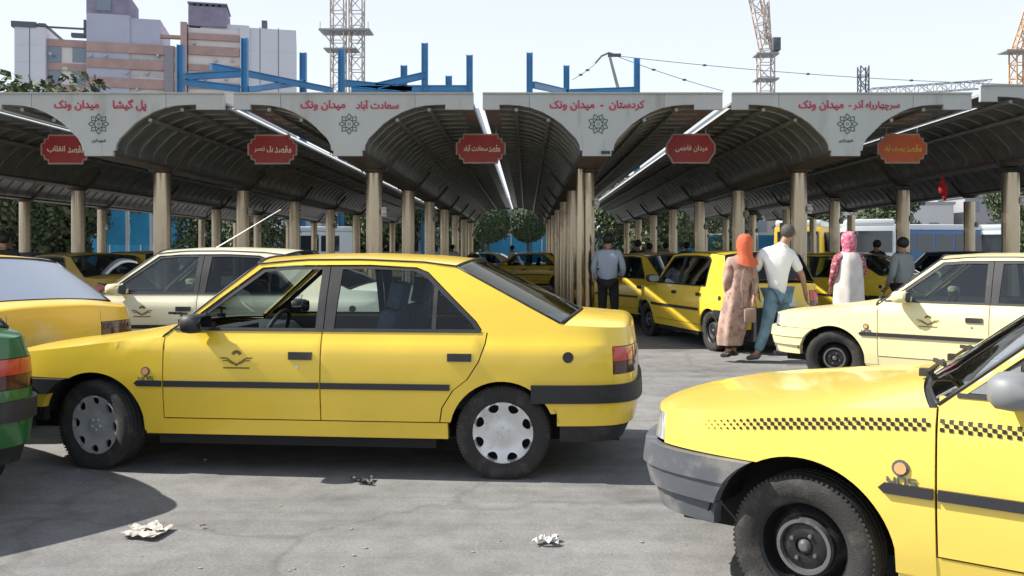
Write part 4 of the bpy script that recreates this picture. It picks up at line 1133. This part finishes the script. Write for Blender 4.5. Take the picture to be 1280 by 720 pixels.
Jm = dict(pel=j(968, 366), che=j(966, 325), nek=j(976, 304), hed=j(983, 292), face=(1, .35, .0), shL=j(948, 318, -.02), elL=j(941, 344, .1), wrL=j(948, 366, .2),
          shR=j(986, 318, .05), elR=j(999, 345, .0), wrR=j(1005, 368, .06), hpL=j(961, 368, -.03), knL=j(954, 408, 0), anL=j(942, 443, .0), toL=j(934, 449, .06),
          hpR=j(976, 368, .07), knR=j(982, 407, .25), anR=j(973, 440, .15), toR=j(984, 445, .20))
person("man in white short sleeved shirt and faded jeans walking away with an arm swinging", (X, Y, 0), 0, Jm, WSH, JEAN, HAIRG, SHO)
X, Y = W(920, S)
def k_(px, py, y=0.): return j(px, py, y, 924)
Jw = dict(pel=k_(926, 368), che=k_(931, 334), nek=k_(934, 318), hed=k_(936, 306), face=(.6, .8, 0), shL=k_(916, 328), elL=k_(911, 350, -.05), wrL=k_(914, 368, .05), shR=k_(942, 328), elR=k_(947, 352, -.03), wrR=k_(943, 370, -.12),
          hpL=k_(919, 372), knL=k_(918, 410), anL=k_(914, 440), toL=k_(910, 446, .08), hpR=k_(930, 372), knR=k_(929, 408, .15), anR=k_(923, 440, .12), toR=k_(928, 445, .2))
Jwt = person("woman in orange headscarf and long beige and pink coat carrying a shoulder bag", (X, Y, 0), 0, Jw, ROB, BTR, None, BLKP, 'long', robe=dict(mat=ROB, fold=.10, secs=[(1.28, .13, .08, 0), (1.1, .155, .06, 0), (.9, .165, .03, 0), (.7, .175, .0, 0), (.5, .18, -.03, .02), (.3, .165, -.07, .03), (.22, .155, -.07, .03)]), scarf=ORS)
mb = MB(); mb.box((0, 0, 0), (.15, .07, .18)); 
hb = mb.build("handbag", mat("brown_bag_leather", (.30, .20, .15), .6), None, bevel=.03, loc=(X+.12, Y-.24, .62)); tag(hb, "small tan handbag hanging at the side of the woman in the orange headscarf", "handbag")
mb = MB(); mb.tube([(-.08, 0, .1), (-.10, .04, .4), (-.02, .12, .68), (.06, .08, .4), (.08, 0, .1)], .009, 6); mb.build("strap", MATS["brown_bag_leather"], hb, smooth=True)
def stand(label, px, s, ht, rz, shirt, tr, hair=HAIR, sleeve='long', scarf=None, robe=None, group=None):
    k = ht/1.75; q = lambda x, y, z: (x*k, y*k, z*k)
    J = dict(pel=q(0, 0, .95), che=q(0, .01, 1.30), nek=q(0, .0, 1.50), hed=q(0, .02, 1.625), face=(0, 1, 0), shL=q(-.19, 0, 1.40), elL=q(-.25, .0, 1.13), wrL=q(-.20, .14, .95), shR=q(.19, 0, 1.40), elR=q(.26, .02, 1.14), wrR=q(.22, .16, 1.0),
             hpL=q(-.09, 0, .90), knL=q(-.10, .03, .50), anL=q(-.11, 0, .10), toL=q(-.12, .12, .04), hpR=q(.09, 0, .90), knR=q(.11, .05, .50), anR=q(.11, .06, .10), toR=q(.14, .18, .04))
    X, Y = W(px, s)
    return person(label, (X, Y, 0), rz, J, shirt, tr, hair, BLKP, sleeve, robe=robe, scarf=scarf, group=group)
stand("man in pale blue grey shirt seen from behind beside the big middle column", 760, 73, 1.74, R(-10), BSH, BTR)
rb = dict(mat=PALE, fold=.06, secs=[(1.43, .09, 0, 0), (1.40, .14, 0, 0), (1.30, .185, 0, 0), (1.0, .21, 0, 0), (.7, .23, 0, 0), (.35, .25, 0, 0)])
stand("woman in pink patterned headscarf and pale coat behind the cream taxi's bonnet", 1061, 88, 1.70, R(15), PAT, BTR, None, 'long', PNK, rb)
stand("person in grey green clothes standing behind the pale cream taxi's windscreen", 1128, 78, 1.66, R(30), GRC, DKC)
stand("man in dark clothes half cut off by the left edge, behind the orange yellow taxi", 4, 76, 1.74, R(40), DKC, DKC)
GP = "people waiting deep under the canopies"
for px, s, h_, a, m1, lab in ((797, 52, 1.72, 30, DKC, "man in dark clothes standing just right of the man in pale blue"), (812, 47, 1.66, -40, BSH, "small figure in blue shirt deep between the columns right of the middle"),
                              (832, 43, 1.7, 10, WSH, "small figure in white shirt deep in the lane above the hatchback's bonnet"), (858, 45, 1.7, 10, DKC, "small dark figure deep in the lane above the hatchback's roof"),
                              (640, 30, 1.7, 60, WSH, "tiny figure in white at the far end of the central lane"), (1096, 55, 1.7, 20, DKC, "small dark figure right of the woman in the pink headscarf"), (565, 34, 1.7, 20, WSH, "tiny figure in white behind the thin far columns left of the middle")):
    stand(lab, px, s, h_, R(a), m1, DKC, group=GP)

# ---------------------------------------------------------------- background: trees
LEAF = [mat("leaves_"+n, c, .75, noise=(1.5, .3)) for n, c in (("dark", (.036, .062, .028)), ("mid", (.07, .10, .04)), ("olive", (.12, .14, .06)))]
BARK = mat("bark", (.10, .075, .05), .9, noise=(6, .3))
def tree_mesh(seed, h, cr, n, ball=False, leaf=.26):
    rnd = random.Random(seed); tr = MB(); base = h*.27
    tr.tube([(0, 0, 0), (.05, .02, base*.6), (0, 0, base), (.05, 0, h*.62)], [.16, .13, .11, .05], 8)
    cl = []
    if ball: cl = [((0, 0, h-cr), cr*.93)]
    else:
        for i in range(17):
            a = rnd.uniform(0, 6.28); rr = cr*rnd.uniform(.15, .85); z = rnd.uniform(base*.75, h*.92)
            rr *= math.sqrt(max(.15, 1-((z-h*.62)/(h*.45))**2)); c = (rr*cos(a), rr*sin(a), z); cl.append((c, cr*rnd.uniform(.3, .48)))
            tr.tube([(0, 0, base*.8+rnd.uniform(0, .2)*h), (c[0]*.5, c[1]*.5, c[2]*.8+.1*h), c], [.06, .04, .015], 5)
    vs = []; fs = []; mi = []
    for i in range(n):
        c, r = rnd.choice(cl); d = Vector((rnd.gauss(0, 1), rnd.gauss(0, 1), rnd.gauss(0, .85))).normalized()
        p = Vector(c)+d*r*(rnd.uniform(.93, 1.04) if ball else rnd.uniform(.55, 1.12)); s = leaf*rnd.uniform(.6, 1.3)
        nrm = (d+Vector((rnd.uniform(-.8, .8), rnd.uniform(-.8, .8), rnd.uniform(-.8, .8)))).normalized(); u = nrm.orthogonal().normalized(); w = nrm.cross(u)
        o = len(vs); vs += [(p+u*s*.5)[:], (p+w*s*.32)[:], (p-u*s*.5)[:], (p-w*s*.32)[:]]; fs.append((o, o+1, o+2, o+3)); mi.append(rnd.choice((0, 0, 1)) if ball else rnd.choice((0, 1, 1, 2)))
    cm = MB(); cm.v = vs; cm.f = fs; cm.m = mi
    if ball: cm.ball((0, 0, h-cr), cr*.9, 16, 10, 0)
    return to_mesh(tr, BARK, 60), to_mesh(cm, LEAF, 180)
TM = [tree_mesh(1, 8.0, 3.3, 8000, leaf=.34), tree_mesh(2, 9.0, 3.6, 9000, leaf=.34), tree_mesh(3, 7.0, 3.0, 7000, leaf=.34), tree_mesh(4, 4.4, 1.25, 5000, True, .16)]
def tree(px, s, i, sc, label, cat="tree", group="trees beyond the canopies"):
    X, Y = W(px, s); t = thing("tree", label, cat, (X, Y, 0), random.uniform(0, 6), group); t.scale = (sc, sc, sc)
    link("trunk", TM[i][0], t); link("crown", TM[i][1], t)
tree(660, 21.5, 3, 1.0, "clipped round tree at the end of the central lane, right of its middle", group="clipped round trees")
tree(611, 22.5, 3, .98, "clipped round tree at the end of the central lane, left of its middle", group="clipped round trees")
tree(14, 21, 1, 1.27, "tall tree rising above the fascia at the far left", group=None); tree(66, 20, 0, 1.50, "tall tree topping the fascia just left of the first emblem", group=None)
_ord = ("first", "second", "third", "fourth", "fifth", "sixth", "seventh", "eighth", "ninth", "tenth", "eleventh", "twelfth")
_L = [(-40, 19, 0, 1), (8, 18, 1, .8), (70, 20, 2, .9), (190, 15, 1, .95), (262, 20, 0, .85), (322, 22, 2, .7), (440, 17.5, 0, 1.0), (490, 18.5, 1, .95)]
_R = [(545, 16, 2, 1.2), (578, 19, 0, .85), (775, 18, 2, .85), (810, 20, 0, .75), (852, 17, 1, .8), (920, 16, 0, .75), (1015, 16, 2, .9), (1110, 15, 2, .95), (1290, 16, 0, 1.0), (700, 13, 1, .9)]
for q, (px, s, i, sc) in enumerate(_L): tree(px, s, i, sc, f"bushy tree beyond the left canopies, {_ord[q]} from the left of its row")
for q, (px, s, i, sc) in enumerate(sorted(_R)): tree(px, s, i, sc, f"bushy tree beyond the middle and right canopies, {_ord[q]} from the left of its row")

# ---------------------------------------------------------------- blue hoarding, buses, booths
BLUEH = mat("blue_hoarding_sheet", (.03, .30, .52), .5, noise=(.6, .1), dirt=((.25, .45, .55), 1, .55, .4)); WPOST = mat("white_post_paint", (.6, .62, .63), .5)
fence = thing("hoarding", "long sky blue sheet hoarding closing the yard beyond the canopies", "hoarding", (0, 72, 0))
pm = MB(); pm.box((0, 0, 1.45), (2.44, .05, 2.7)); 
for q in range(-5, 6): pm.box((q*.22, -.035, 1.45), (.05, .03, 2.7))
PANM = to_mesh(pm, BLUEH); pm = MB(); pm.box((0, 0, 1.5), (.1, .1, 3.0)); POSM = to_mesh(pm, WPOST)
for i in range(-22, 23): link("panel", PANM, fence, (i*2.5, 0, 0)); link("post", POSM, fence, (i*2.5+1.25, -.03, 0))
hb2 = thing("hoarding", "tall pale blue billboard panels on a white post behind the left columns", "hoarding", (0, 66, 0))
for (a, b, y0, y1) in ((122, 158, 262, 306), (163, 236, 266, 306)):
    s = FPX/66; mb = MB(); mb.prism([((a-658)/s, WZ(y1, s)), ((b-658)/s, WZ(y1, s)), ((b-658)/s, WZ(y0, s)), ((a-658)/s, WZ(y0, s))], 0, .1); mb.build("panel", BLUEH, hb2)
mb = MB()
for px in (160, 190): mb.box(((px-658)/16.8, -.02, 2.4), (.22, .2, 4.8)); 
mb.build("post", WPOST, hb2)
BUSW = mat("bus_white", (.62, .66, .68), .4, coat=.3, dirt=(DUST, 1, .55, .4)); BUSB = mat("bus_blue", (.05, .14, .32), .4, coat=.3); BUSY = mat("bus_yellow", (.75, .50, .05), .4)
def bus(px, s, yaw, body, roofm, label, L=11.0, H=3.2):
    X, Y = W(px, s); t = thing("bus", label, "bus", (X, Y, 0), R(yaw))
    mb = MB(); pr = [(-1.2, .35), (1.2, .35), (1.25, 1.4), (1.2, 2.75), (-1.2, 2.75), (-1.25, 1.4)]
    mb.add([(-L/2, a, b) for a, b in pr]+[(L/2, a, b) for a, b in pr], [tuple(range(6))[::-1], tuple(range(6, 12))]+[(i, (i+1) % 6, 6+(i+1) % 6, 6+i) for i in range(6)]); mb.build("body", body, t, bevel=.06)
    mb = MB(); mb.box((0, 0, 2.93), (L-.1, 2.36, .36)); mb.build("roof", roofm, t, bevel=.12)
    for sd in (-1, 1):
        n = int((L-1.4)/1.35)
        for i in range(n):
            mb = MB(); x = -L/2+1.5+i*1.35; mb.add([(x-.6, sd*1.262, 1.45), (x+.6, sd*1.262, 1.45), (x+.6, sd*1.225, 2.5), (x-.6, sd*1.225, 2.5)], [(0, 1, 2, 3)]); mb.build("window", MATS["bus_window"], t)
    for e in (-1, 1):
        mb = MB(); mb.box((e*(L/2+.005), 0, 1.95), (.03, 2.1, 1.1)); mb.build("end_window", MATS["bus_window"], t)
    for x in (-L*.3, L*.28):
        for sd in (-1, 1):
            mb = MB(); mb.lathe([(0, -.12), (.46, -.12), (.5, -.09), (.5, .09), (.46, .12), (0, .12)], 20, 'Y', (x, sd*1.12, .5)); mb.build("wheel", TYRE, t)
mat("bus_window", (.02, .03, .04), .1, coat=1)
bus(345, 18.6, 2, BUSW, BUSW, "pale blue and white bus parked behind the left rows of columns", 11.5)
bus(480, 17.6, 4, BUSW, BUSW, "second pale bus farther back, showing left of the middle columns", 10)
bus(1165, 20, 12, BUSB, BUSW, "deep blue bus with a white roof behind the right columns", 8.5)
bus(1245, 19, 60, BUSW, BUSW, "white bus standing nose on at the right beyond the columns", 9)
bus(1010, 22, 65, BUSY, BUSW, "yellow and white bus between the right columns behind the man in white", 8)
bus(1080, 23, 75, BUSW, BUSW, "white minibus behind the woman in the pink headscarf", 6)
bus(715, 13, 5, BUSB, BUSW, "far blue bus beyond the central lane", 9)
RED = mat("red_cloth", (.45, .02, .03), .8)
for px, py, lab in ((197, 209, "small red cloth bundle tied to the beam at the big left column"), (1179, 236, "small red cloth bundle hanging from the beam at the right")):
    X, Y = W(px, 66); mb = MB(); mb.ball((0, 0, 0), .10, 10, 7, sq=(.9, .6, 1.3)); mb.ball((.03, 0, -.14), .06, 8, 6, sq=(.8, .6, 1.4)); mb.ball((-.03, .01, .12), .06, 8, 6); mb.tube([(0, 0, .1), (0, 0, .30)], .012, 6)
    o = mb.build("cloth_bundle", RED, None, smooth=True, loc=(X, Y, WZ(py, 66))); tag(o, lab, "cloth")

# ---------------------------------------------------------------- blue steel frame going up behind
BST = mat("blue_steel_paint", (.035, .20, .42), .45, noise=(.8, .15)); 
fr = thing("steel_frame", "blue steel frame of a building going up behind the canopies", "steel frame", (0, 60, 0))
s1, s2 = FPX/60, FPX/72
def fpt(px, py, s): return ((px-658)/s, FPX/s-60, WZ(py, s))
for px, py, s in ((226, 56, s1), (306, 48, s1), (379, 66, s2), (427, 62, s1), (505, 82, s2), (531, 54, s1), (587, 69, s1), (662, 66, s1), (708, 82, s2), (796, 73, s1), (561, 95, s2)):
    a = fpt(px, py, s); mb = MB()
    w = 8.5/s if px < 700 else 8/s
    mb.box((a[0]-w*.4, a[1], a[2]/2), (w*.12, w*.8, a[2])); mb.box((a[0]+w*.4, a[1], a[2]/2), (w*.12, w*.8, a[2])); mb.box((a[0], a[1], a[2]/2), (w*.7, w*.12, a[2]))
    mb.build("column", BST, fr)
for a, b in (((232, 96), (302, 92)), ((232, 103), (300, 111)), ((264, 83), (415, 113)), ((310, 112), (379, 103)), ((432, 104), (515, 112)), ((470, 108), (531, 94)), ((440, 111), (583, 111)), ((667, 106), (708, 115)), ((712, 116), (792, 113))):
    mb = MB(); A = Vector(fpt(*a, s1)); B = Vector(fpt(*b, s2 if (b[0] in (379, 505, 708, 415)) else s1)); mb.bar(A, B, .16, .40); mb.bar(A+Vector((0, 0, .2)), B+Vector((0, 0, .2)), .34, .05); mb.bar(A-Vector((0, 0, .2)), B-Vector((0, 0, .2)), .34, .05); mb.build("beam", BST, fr)

# ---------------------------------------------------------------- the tall building at the left
BRK = mat("building_hazed_brown_brick", (.40, .27, .25), .85, noise=(.5, .12)); BWH = mat("building_white_panel", (.60, .61, .66), .7, noise=(.2, .05)); BPL = mat("building_lilac_panel", (.42, .43, .53), .7, noise=(.3, .06)); BGW = mat("building_grey_glass", (.16, .21, .26), .2, coat=.5)  # brick tone paled: distance haze is painted into it
BCR = mat("building_cream_band", (.66, .61, .60), .8, noise=(.4, .05)); CGREY = mat("air_conditioner_grey", (.42, .43, .44), .6); BDK = mat("building_dark_trim", (.10, .11, .13), .7); BPP = mat("building_rooftop_box", (.24, .22, .30), .8, noise=(.6, .15))
bld = thing("office_building", "tall office building with brown and white bands and pale panelled wings at the far left", "building", ((15-658)/FPX*150, 150, 0), R(14))
ca, sa = cos(R(14)), sin(R(14)); BX, BY = (15-658)/FPX*150, 150
def bu(px):   # distance along the facade for a pixel column
    k = (px-658)/FPX; return (k*BY-BX)/(ca-k*sa)
def bz_(px, py):
    y = BY+bu(px)*sa; return CAMZ+(315-py)*y/FPX
def block(nm, x0, x1, y0, y1, m, dy=0., depth=8., par=None, ref=None):
    """face between photo columns x0..x1 and rows y0 (top)..y1"""
    r = ref or x0; mb = MB(); zt = bz_(r, y0); zb = bz_(r, y1) if y1 else 0
    mb.box(((bu(x0)+bu(x1))/2, dy+depth/2, (zt+zb)/2), (bu(x1)-bu(x0), depth, zt-zb)); return mb.build(nm, m, par or bld)
wl = block("wing", 18, 57, 32, None, BWH, 0, 14); wr = block("wing", 301, 370, 34, None, BWH, 0, 14)
for w_, xs, ys, x0, x1 in ((wl, (37,), (55, 76, 97), 18, 57), (wr, (325, 348), (62, 88), 301, 370)):
    for x in xs: block("joint", x-.4, x+.4, 32, 130, BDK, -.05, .1, w_, x0)
    for y in ys: block("joint", x0, x1, y-.3, y+.3, BCR, -.04, .1, w_, x0)
block("coping", 14, 45, 26, 33, BDK, -.2, 14.4); block("coping", 48, 57, 29, 33, BDK, -.2, 14.4)
block("core", 57, 107, 47, None, BCR, 1, 12)
for y in (47, 77, 104): block("brick_band", 57, 107, y, y+9, BRK, .7, 1)
for y in (56, 86):
    for x0, x1 in ((58, 75), (89, 106)): block("window", x0, x1, y+1, y+20, BGW, .85, .4)
block("tower_wall", 108, 162, 16, None, BPL, 0, 12); block("tower_wall", 162, 200, 22, 60, BPL, .3, 12); block("roof_box", 107, 161, -10, 15.5, BPP, .5, 9); block("window", 120, 138, -4, 12, BGW, .3, .3); 
block("main_wall", 108, 222, 52, None, BCR, .4, 11, None, 108)
for y in (52, 72, 96): block("brick_band", 108, 218, y, y+12, BRK, -.25, 1)
for y in (64.5, 86): 
    for i in range(8): block("window", 112+i*13, 122+i*13, y+2, y+6, mat("building_strip_window", (.45, .47, .5), .3), .3, .3, None, 108)
block("pier", 206, 217, 58, None, mat("building_grey_pier", (.26, .25, .27), .8), -.5, 2)
block("pier", 226, 234, 28, None, mat("building_pink_pier", (.42, .30, .27), .8), -.6, 3)
block("roof_rail", 200, 236, 42, 46, BRK, .5, 1)
block("main_wall", 235, 300, 34, None, BCR, .2, 11); block("roof_wall", 250, 311, 27, 36, BWH, .8, 9)
for y in (41, 57, 80, 102): block("brick_band", 236, 299, y, y+8+(3 if y == 57 else 0), BRK, -.3, 1)
rb_ = block("roof_box", 235, 283, 6, 31, BPP, .3, 8)
for i in range(6): block("merlon", 237+i*7.8, 241+i*7.8, 3, 6.5, BDK, .3, .8, rb_, 237)
block("coping", 234, 284, 1.5, 3, BPP, 0, 8.4); block("roof_plant", 326, 333, 20, 34, BDK, 3, 2)
block("roof_rail", 58, 106, 32, 34, BDK, .2, .4); block("roof_plant", 88, 106, 40, 45, BDK, .4, 1); block("roof_rail_post", 104, 107, 24, 45, BDK, .2, .4)
block("wing", 300, 312, 34, None, BWH, -.3, 5)
for q, (x, y) in enumerate(((112, 68), (131, 68), (157, 90), (183, 90), (196, 68), (118, 110), (170, 110), (241, 52), (268, 74), (289, 74), (255, 97), (281, 97), (62, 66), (98, 95))):
    block("air_conditioner", x, x+3.2, y, y+3.4, CGREY, -.55, .8, None, x)
# more city, low on the horizon
CITYM = [mat("city_wall_"+n, c, .85, noise=(.15, .1)) for n, c in (("beige", (.45, .41, .36)), ("grey", (.34, .35, .37)), ("white", (.60, .60, .60)))]
for i, (px, s, w_, h_, m, lab) in enumerate(((860, 10, 12, 8.5, 2, "white block beyond the trees right of the central lane"), (960, 9.5, 9, 9, 0, "beige block beyond the right lanes, behind the yellow bus"), (1120, 9, 16, 8, 2, "broad white block behind the deep blue bus"), (1260, 9, 12, 9, 1, "grey block beyond the right edge of the yard"), (640, 8.5, 12, 9, 1, "grey block beyond the end of the central lane"), (-20, 9, 14, 10, 0, "beige block at the left beyond the hoarding"), (455, 9, 18, 8, 0, "beige block beyond the buses"))):
    X, Y = W(px, s); t = thing("low_building", lab, "building", (X, Y, 0)); mb = MB(); mb.box((0, 4, h_/2), (w_, 8, h_)); mb.build("wall", CITYM[m], t)
    mb = MB(); mb.box((0, 4, h_+.2), (w_+.4, 8.4, .4)); mb.build("roof_edge", CITYM[1], t)
    for fl in range(int(h_/3)):
        for c_ in range(int(w_/2.4)):
            mb = MB(); mb.box((-w_/2+1.3+c_*2.4, -.02, 1.9+fl*2.9), (1.3, .16, 1.4)); mb.build("window", BGW, t)

# ---------------------------------------------------------------- cranes, masts, wires
CRN = mat("crane_faded_paint", (.50, .42, .38), .6, noise=(.5, .3)); CRO = mat("crane_orange_paint", (.52, .30, .14), .6, noise=(.5, .3)); CGR = mat("galvanised_steel", (.30, .31, .32), .5)
def lattice(mb, a, b, w, step, r=.07):
    a = Vector(a); b = Vector(b); d = b-a; L_ = d.length; q = d.to_track_quat('Z', 'Y').to_matrix(); n = max(1, int(L_/step))
    cor = [q @ Vector((x*w/2, y*w/2, 0)) for x, y in ((-1, -1), (1, -1), (1, 1), (-1, 1))]
    for c in cor: mb.bar(a+c, b+c, r*1.6)
    for i in range(n):
        p = a+d*(i/n); p2 = a+d*((i+1)/n)
        for k in range(4):
            c, c2 = cor[k], cor[(k+1) % 4]; mb.bar(p+c, p+c2, r); mb.bar((p+c) if i % 2 else (p+c2), (p2+c2) if i % 2 else (p2+c), r)
def cw(px, py, s): return ((px-658)/s, FPX/s, WZ(py, s))
s = 9.25
t = thing("tower_crane", "twin lattice crane mast with a platform, standing left of the middle against the sky", "crane", (0, 0, 0))
for px in (423, 446): mb = MB(); lattice(mb, cw(px, 305, s)[:2]+(0,), cw(px, -40, s), 1.75, 1.9, .10); mb.build("mast", CRN, t)
mb = MB(); x0, y_, z_ = cw(433, 40, s); mb.box((x0, y_, z_), (6.8, 3.2, .22)); mb.box((x0-.6, y_, WZ(63, s)), (4.4, 2.6, .18))
for dx in (-3.2, 3.2): mb.bar((x0+dx, y_-1.5, z_), (x0+dx*.5, y_-1.0, WZ(58, s)), .12); mb.bar((x0+dx, y_-1.5, z_), (x0+dx, y_-1.5, z_+1), .07)
mb.build("platform", CGR, t)
t = thing("tower_crane", "lattice crane right of the middle whose jib leans up to the left", "crane", (0, 0, 0))
mb = MB(); lattice(mb, cw(957, 305, s)[:2]+(0,), cw(957, 62, s), 1.9, 1.9, .10); mb.build("mast", CRN, t)
mb = MB(); lattice(mb, cw(958, 62, s), cw(935, -50, s), 1.5, 1.6, .10); mb.build("jib", CRN, t)
mb = MB(); lattice(mb, cw(960, 55, s), cw(957, 2, s), .7, 1.5, .08); mb.build("a_frame", CRN, t)
mb = MB(); p = cw(967, 58, s); mb.box((p[0], p[1]-1, p[2]), (1.0, 1.4, 1.7)); mb.box((p[0], p[1]-1.72, p[2]+.2), (.8, .05, .9)); mb.build("cabin", BDK, t, bevel=.08)
mb = MB()
for py in (69, 100): p = cw(957, py, s); mb.box(p, (3.0, 2.6, .2))
mb.build("platform", CGR, t)
t = thing("tower_crane", "orange tinted crane cut off by the right edge", "crane", (0, 0, 0))
mb = MB(); lattice(mb, cw(1275, 305, s)[:2]+(0,), cw(1275, 62, s), 1.9, 1.9, .10); mb.build("mast", CRO, t)
mb = MB(); lattice(mb, cw(1273, 62, s), cw(1290, 10, s), 1.2, 1.5, .09); mb.build("jib", CRO, t)
mb = MB(); mb.box(cw(1272, 65, s), (4.2, 2.6, .2)); mb.build("platform", CGR, t)
t = thing("lattice_mast", "small dark lattice mast showing above the fascia at the right", "mast", (0, 0, 0))
mb = MB(); lattice(mb, cw(1079, 300, 12)[:2]+(0,), cw(1079, 83, 12), .85, .95, .07); mb.build("mast", BDK, t)
mb = MB(); lattice(mb, cw(1088, 116, 9), cw(1238, 105, 9), 1.1, 1.2, .06); tag(mb.build("crane_jib", CGR), "long pale lattice jib lying low above the fascia at the right", "crane jib")
t = thing("power_pole", "leaning street pole with a bent arm from which wires run to the right", "pole", (0, 0, 0))
s = 18; mb = MB(); mb.tube([cw(784, 300, s)[:2]+(0,), cw(773, 112, s), cw(762, 70, s)], [.16, .12, .09], 8); mb.build("pole", CGR, t)
mb = MB(); mb.tube([cw(744, 79, s), cw(752, 70, s), cw(761, 66, s), cw(773, 70, s)], .07, 6); mb.box(cw(768, 69, s), (.9, .3, .18)); mb.build("arm", BDK, t)
for i, (a, b, sag, lab) in enumerate((((773, 70), (1290, 106), 6, "upper overhead wire running right from the leaning pole"), ((773, 71), (905, 114), 2, "lower overhead wire dropping right from the leaning pole"), ((744, 80), (715, 100), 1, "short wire dropping left from the leaning pole's arm"))):
    A = Vector(cw(*a, s)); B = Vector(cw(*b, s)); mb = MB(); pts = [A.lerp(B, q/24)-Vector((0, 0, sag/s*4*(q/24)*(1-q/24))) for q in range(25)]
    mb.tube(pts, .022, 5)
    for q in (5, 11, 17) if i == 0 else (8, 15): mb.ball(pts[q], .1, 8, 5, sq=(1.6, 1, .8))
    tag(mb.build("wire", BDK), lab, "wire")

# ---------------------------------------------------------------- litter
LIT = mat("crumpled_paper", (.48, .44, .38), .8, noise=(30, .3)); 
def crumple(px, py, sz, flat, label, m=LIT, seed=0, n=3):
    s = (py-315)/CAMZ; X, Y = W(px, s); rnd = random.Random(seed); mb = MB()
    for i in range(n):
        c = Vector((rnd.uniform(-1, 1)*sz*.6, rnd.uniform(-1, 1)*sz*.5, .012)); a = rnd.uniform(0, pi); k = 7; vs = []; 
        for u in range(k):
            for v in range(3):
                x = (u/(k-1)-.5)*sz*1.5; y = (v-1)*sz*.22*(1-.5*abs(u/(k-1)-.5))
                vs.append((c.x+x*cos(a)-y*sin(a), c.y+x*sin(a)+y*cos(a), max(.003, c.z+rnd.uniform(0, flat))))
        mb.add(vs, [(u*3+v, (u+1)*3+v, (u+1)*3+v+1, u*3+v+1) for u in range(k-1) for v in range(2)])
    tag(mb.build("litter", m, None, loc=(X, Y, 0)), label, "litter")
crumple(186, 668, .13, .022, "torn pale paper litter at the edge of the green car's shadow", seed=3, n=6)
crumple(683, 681, .065, .028, "white crumpled paper scrap on the asphalt at the bottom middle", mat("white_paper", (.66, .66, .66), .7), 5, 5)
crumple(455, 604, .08, .02, "flat dark scrap at the edge of the sedan's shadow", BLKP, 6, 3)
crumple(255, 661, .02, .01, "tiny brown scrap right of the torn paper", mat("brown_scrap", (.15, .09, .05), .8), 8, 2)
rnd = random.Random(5); mb = MB()
for i in range(45):
    px = rnd.uniform(-20, 1300); py = 500+220*rnd.random()**.7; s = (py-315)/CAMZ; X, Y = W(px, s); r = rnd.uniform(.003, .010)
    mb.ball((X, Y, r*.4), r, 5, 3, sq=(rnd.uniform(.8, 1.6), 1, .6))
tag(mb.build("grit", mat("grit", (.33, .31, .28), .9)), kind="stuff")
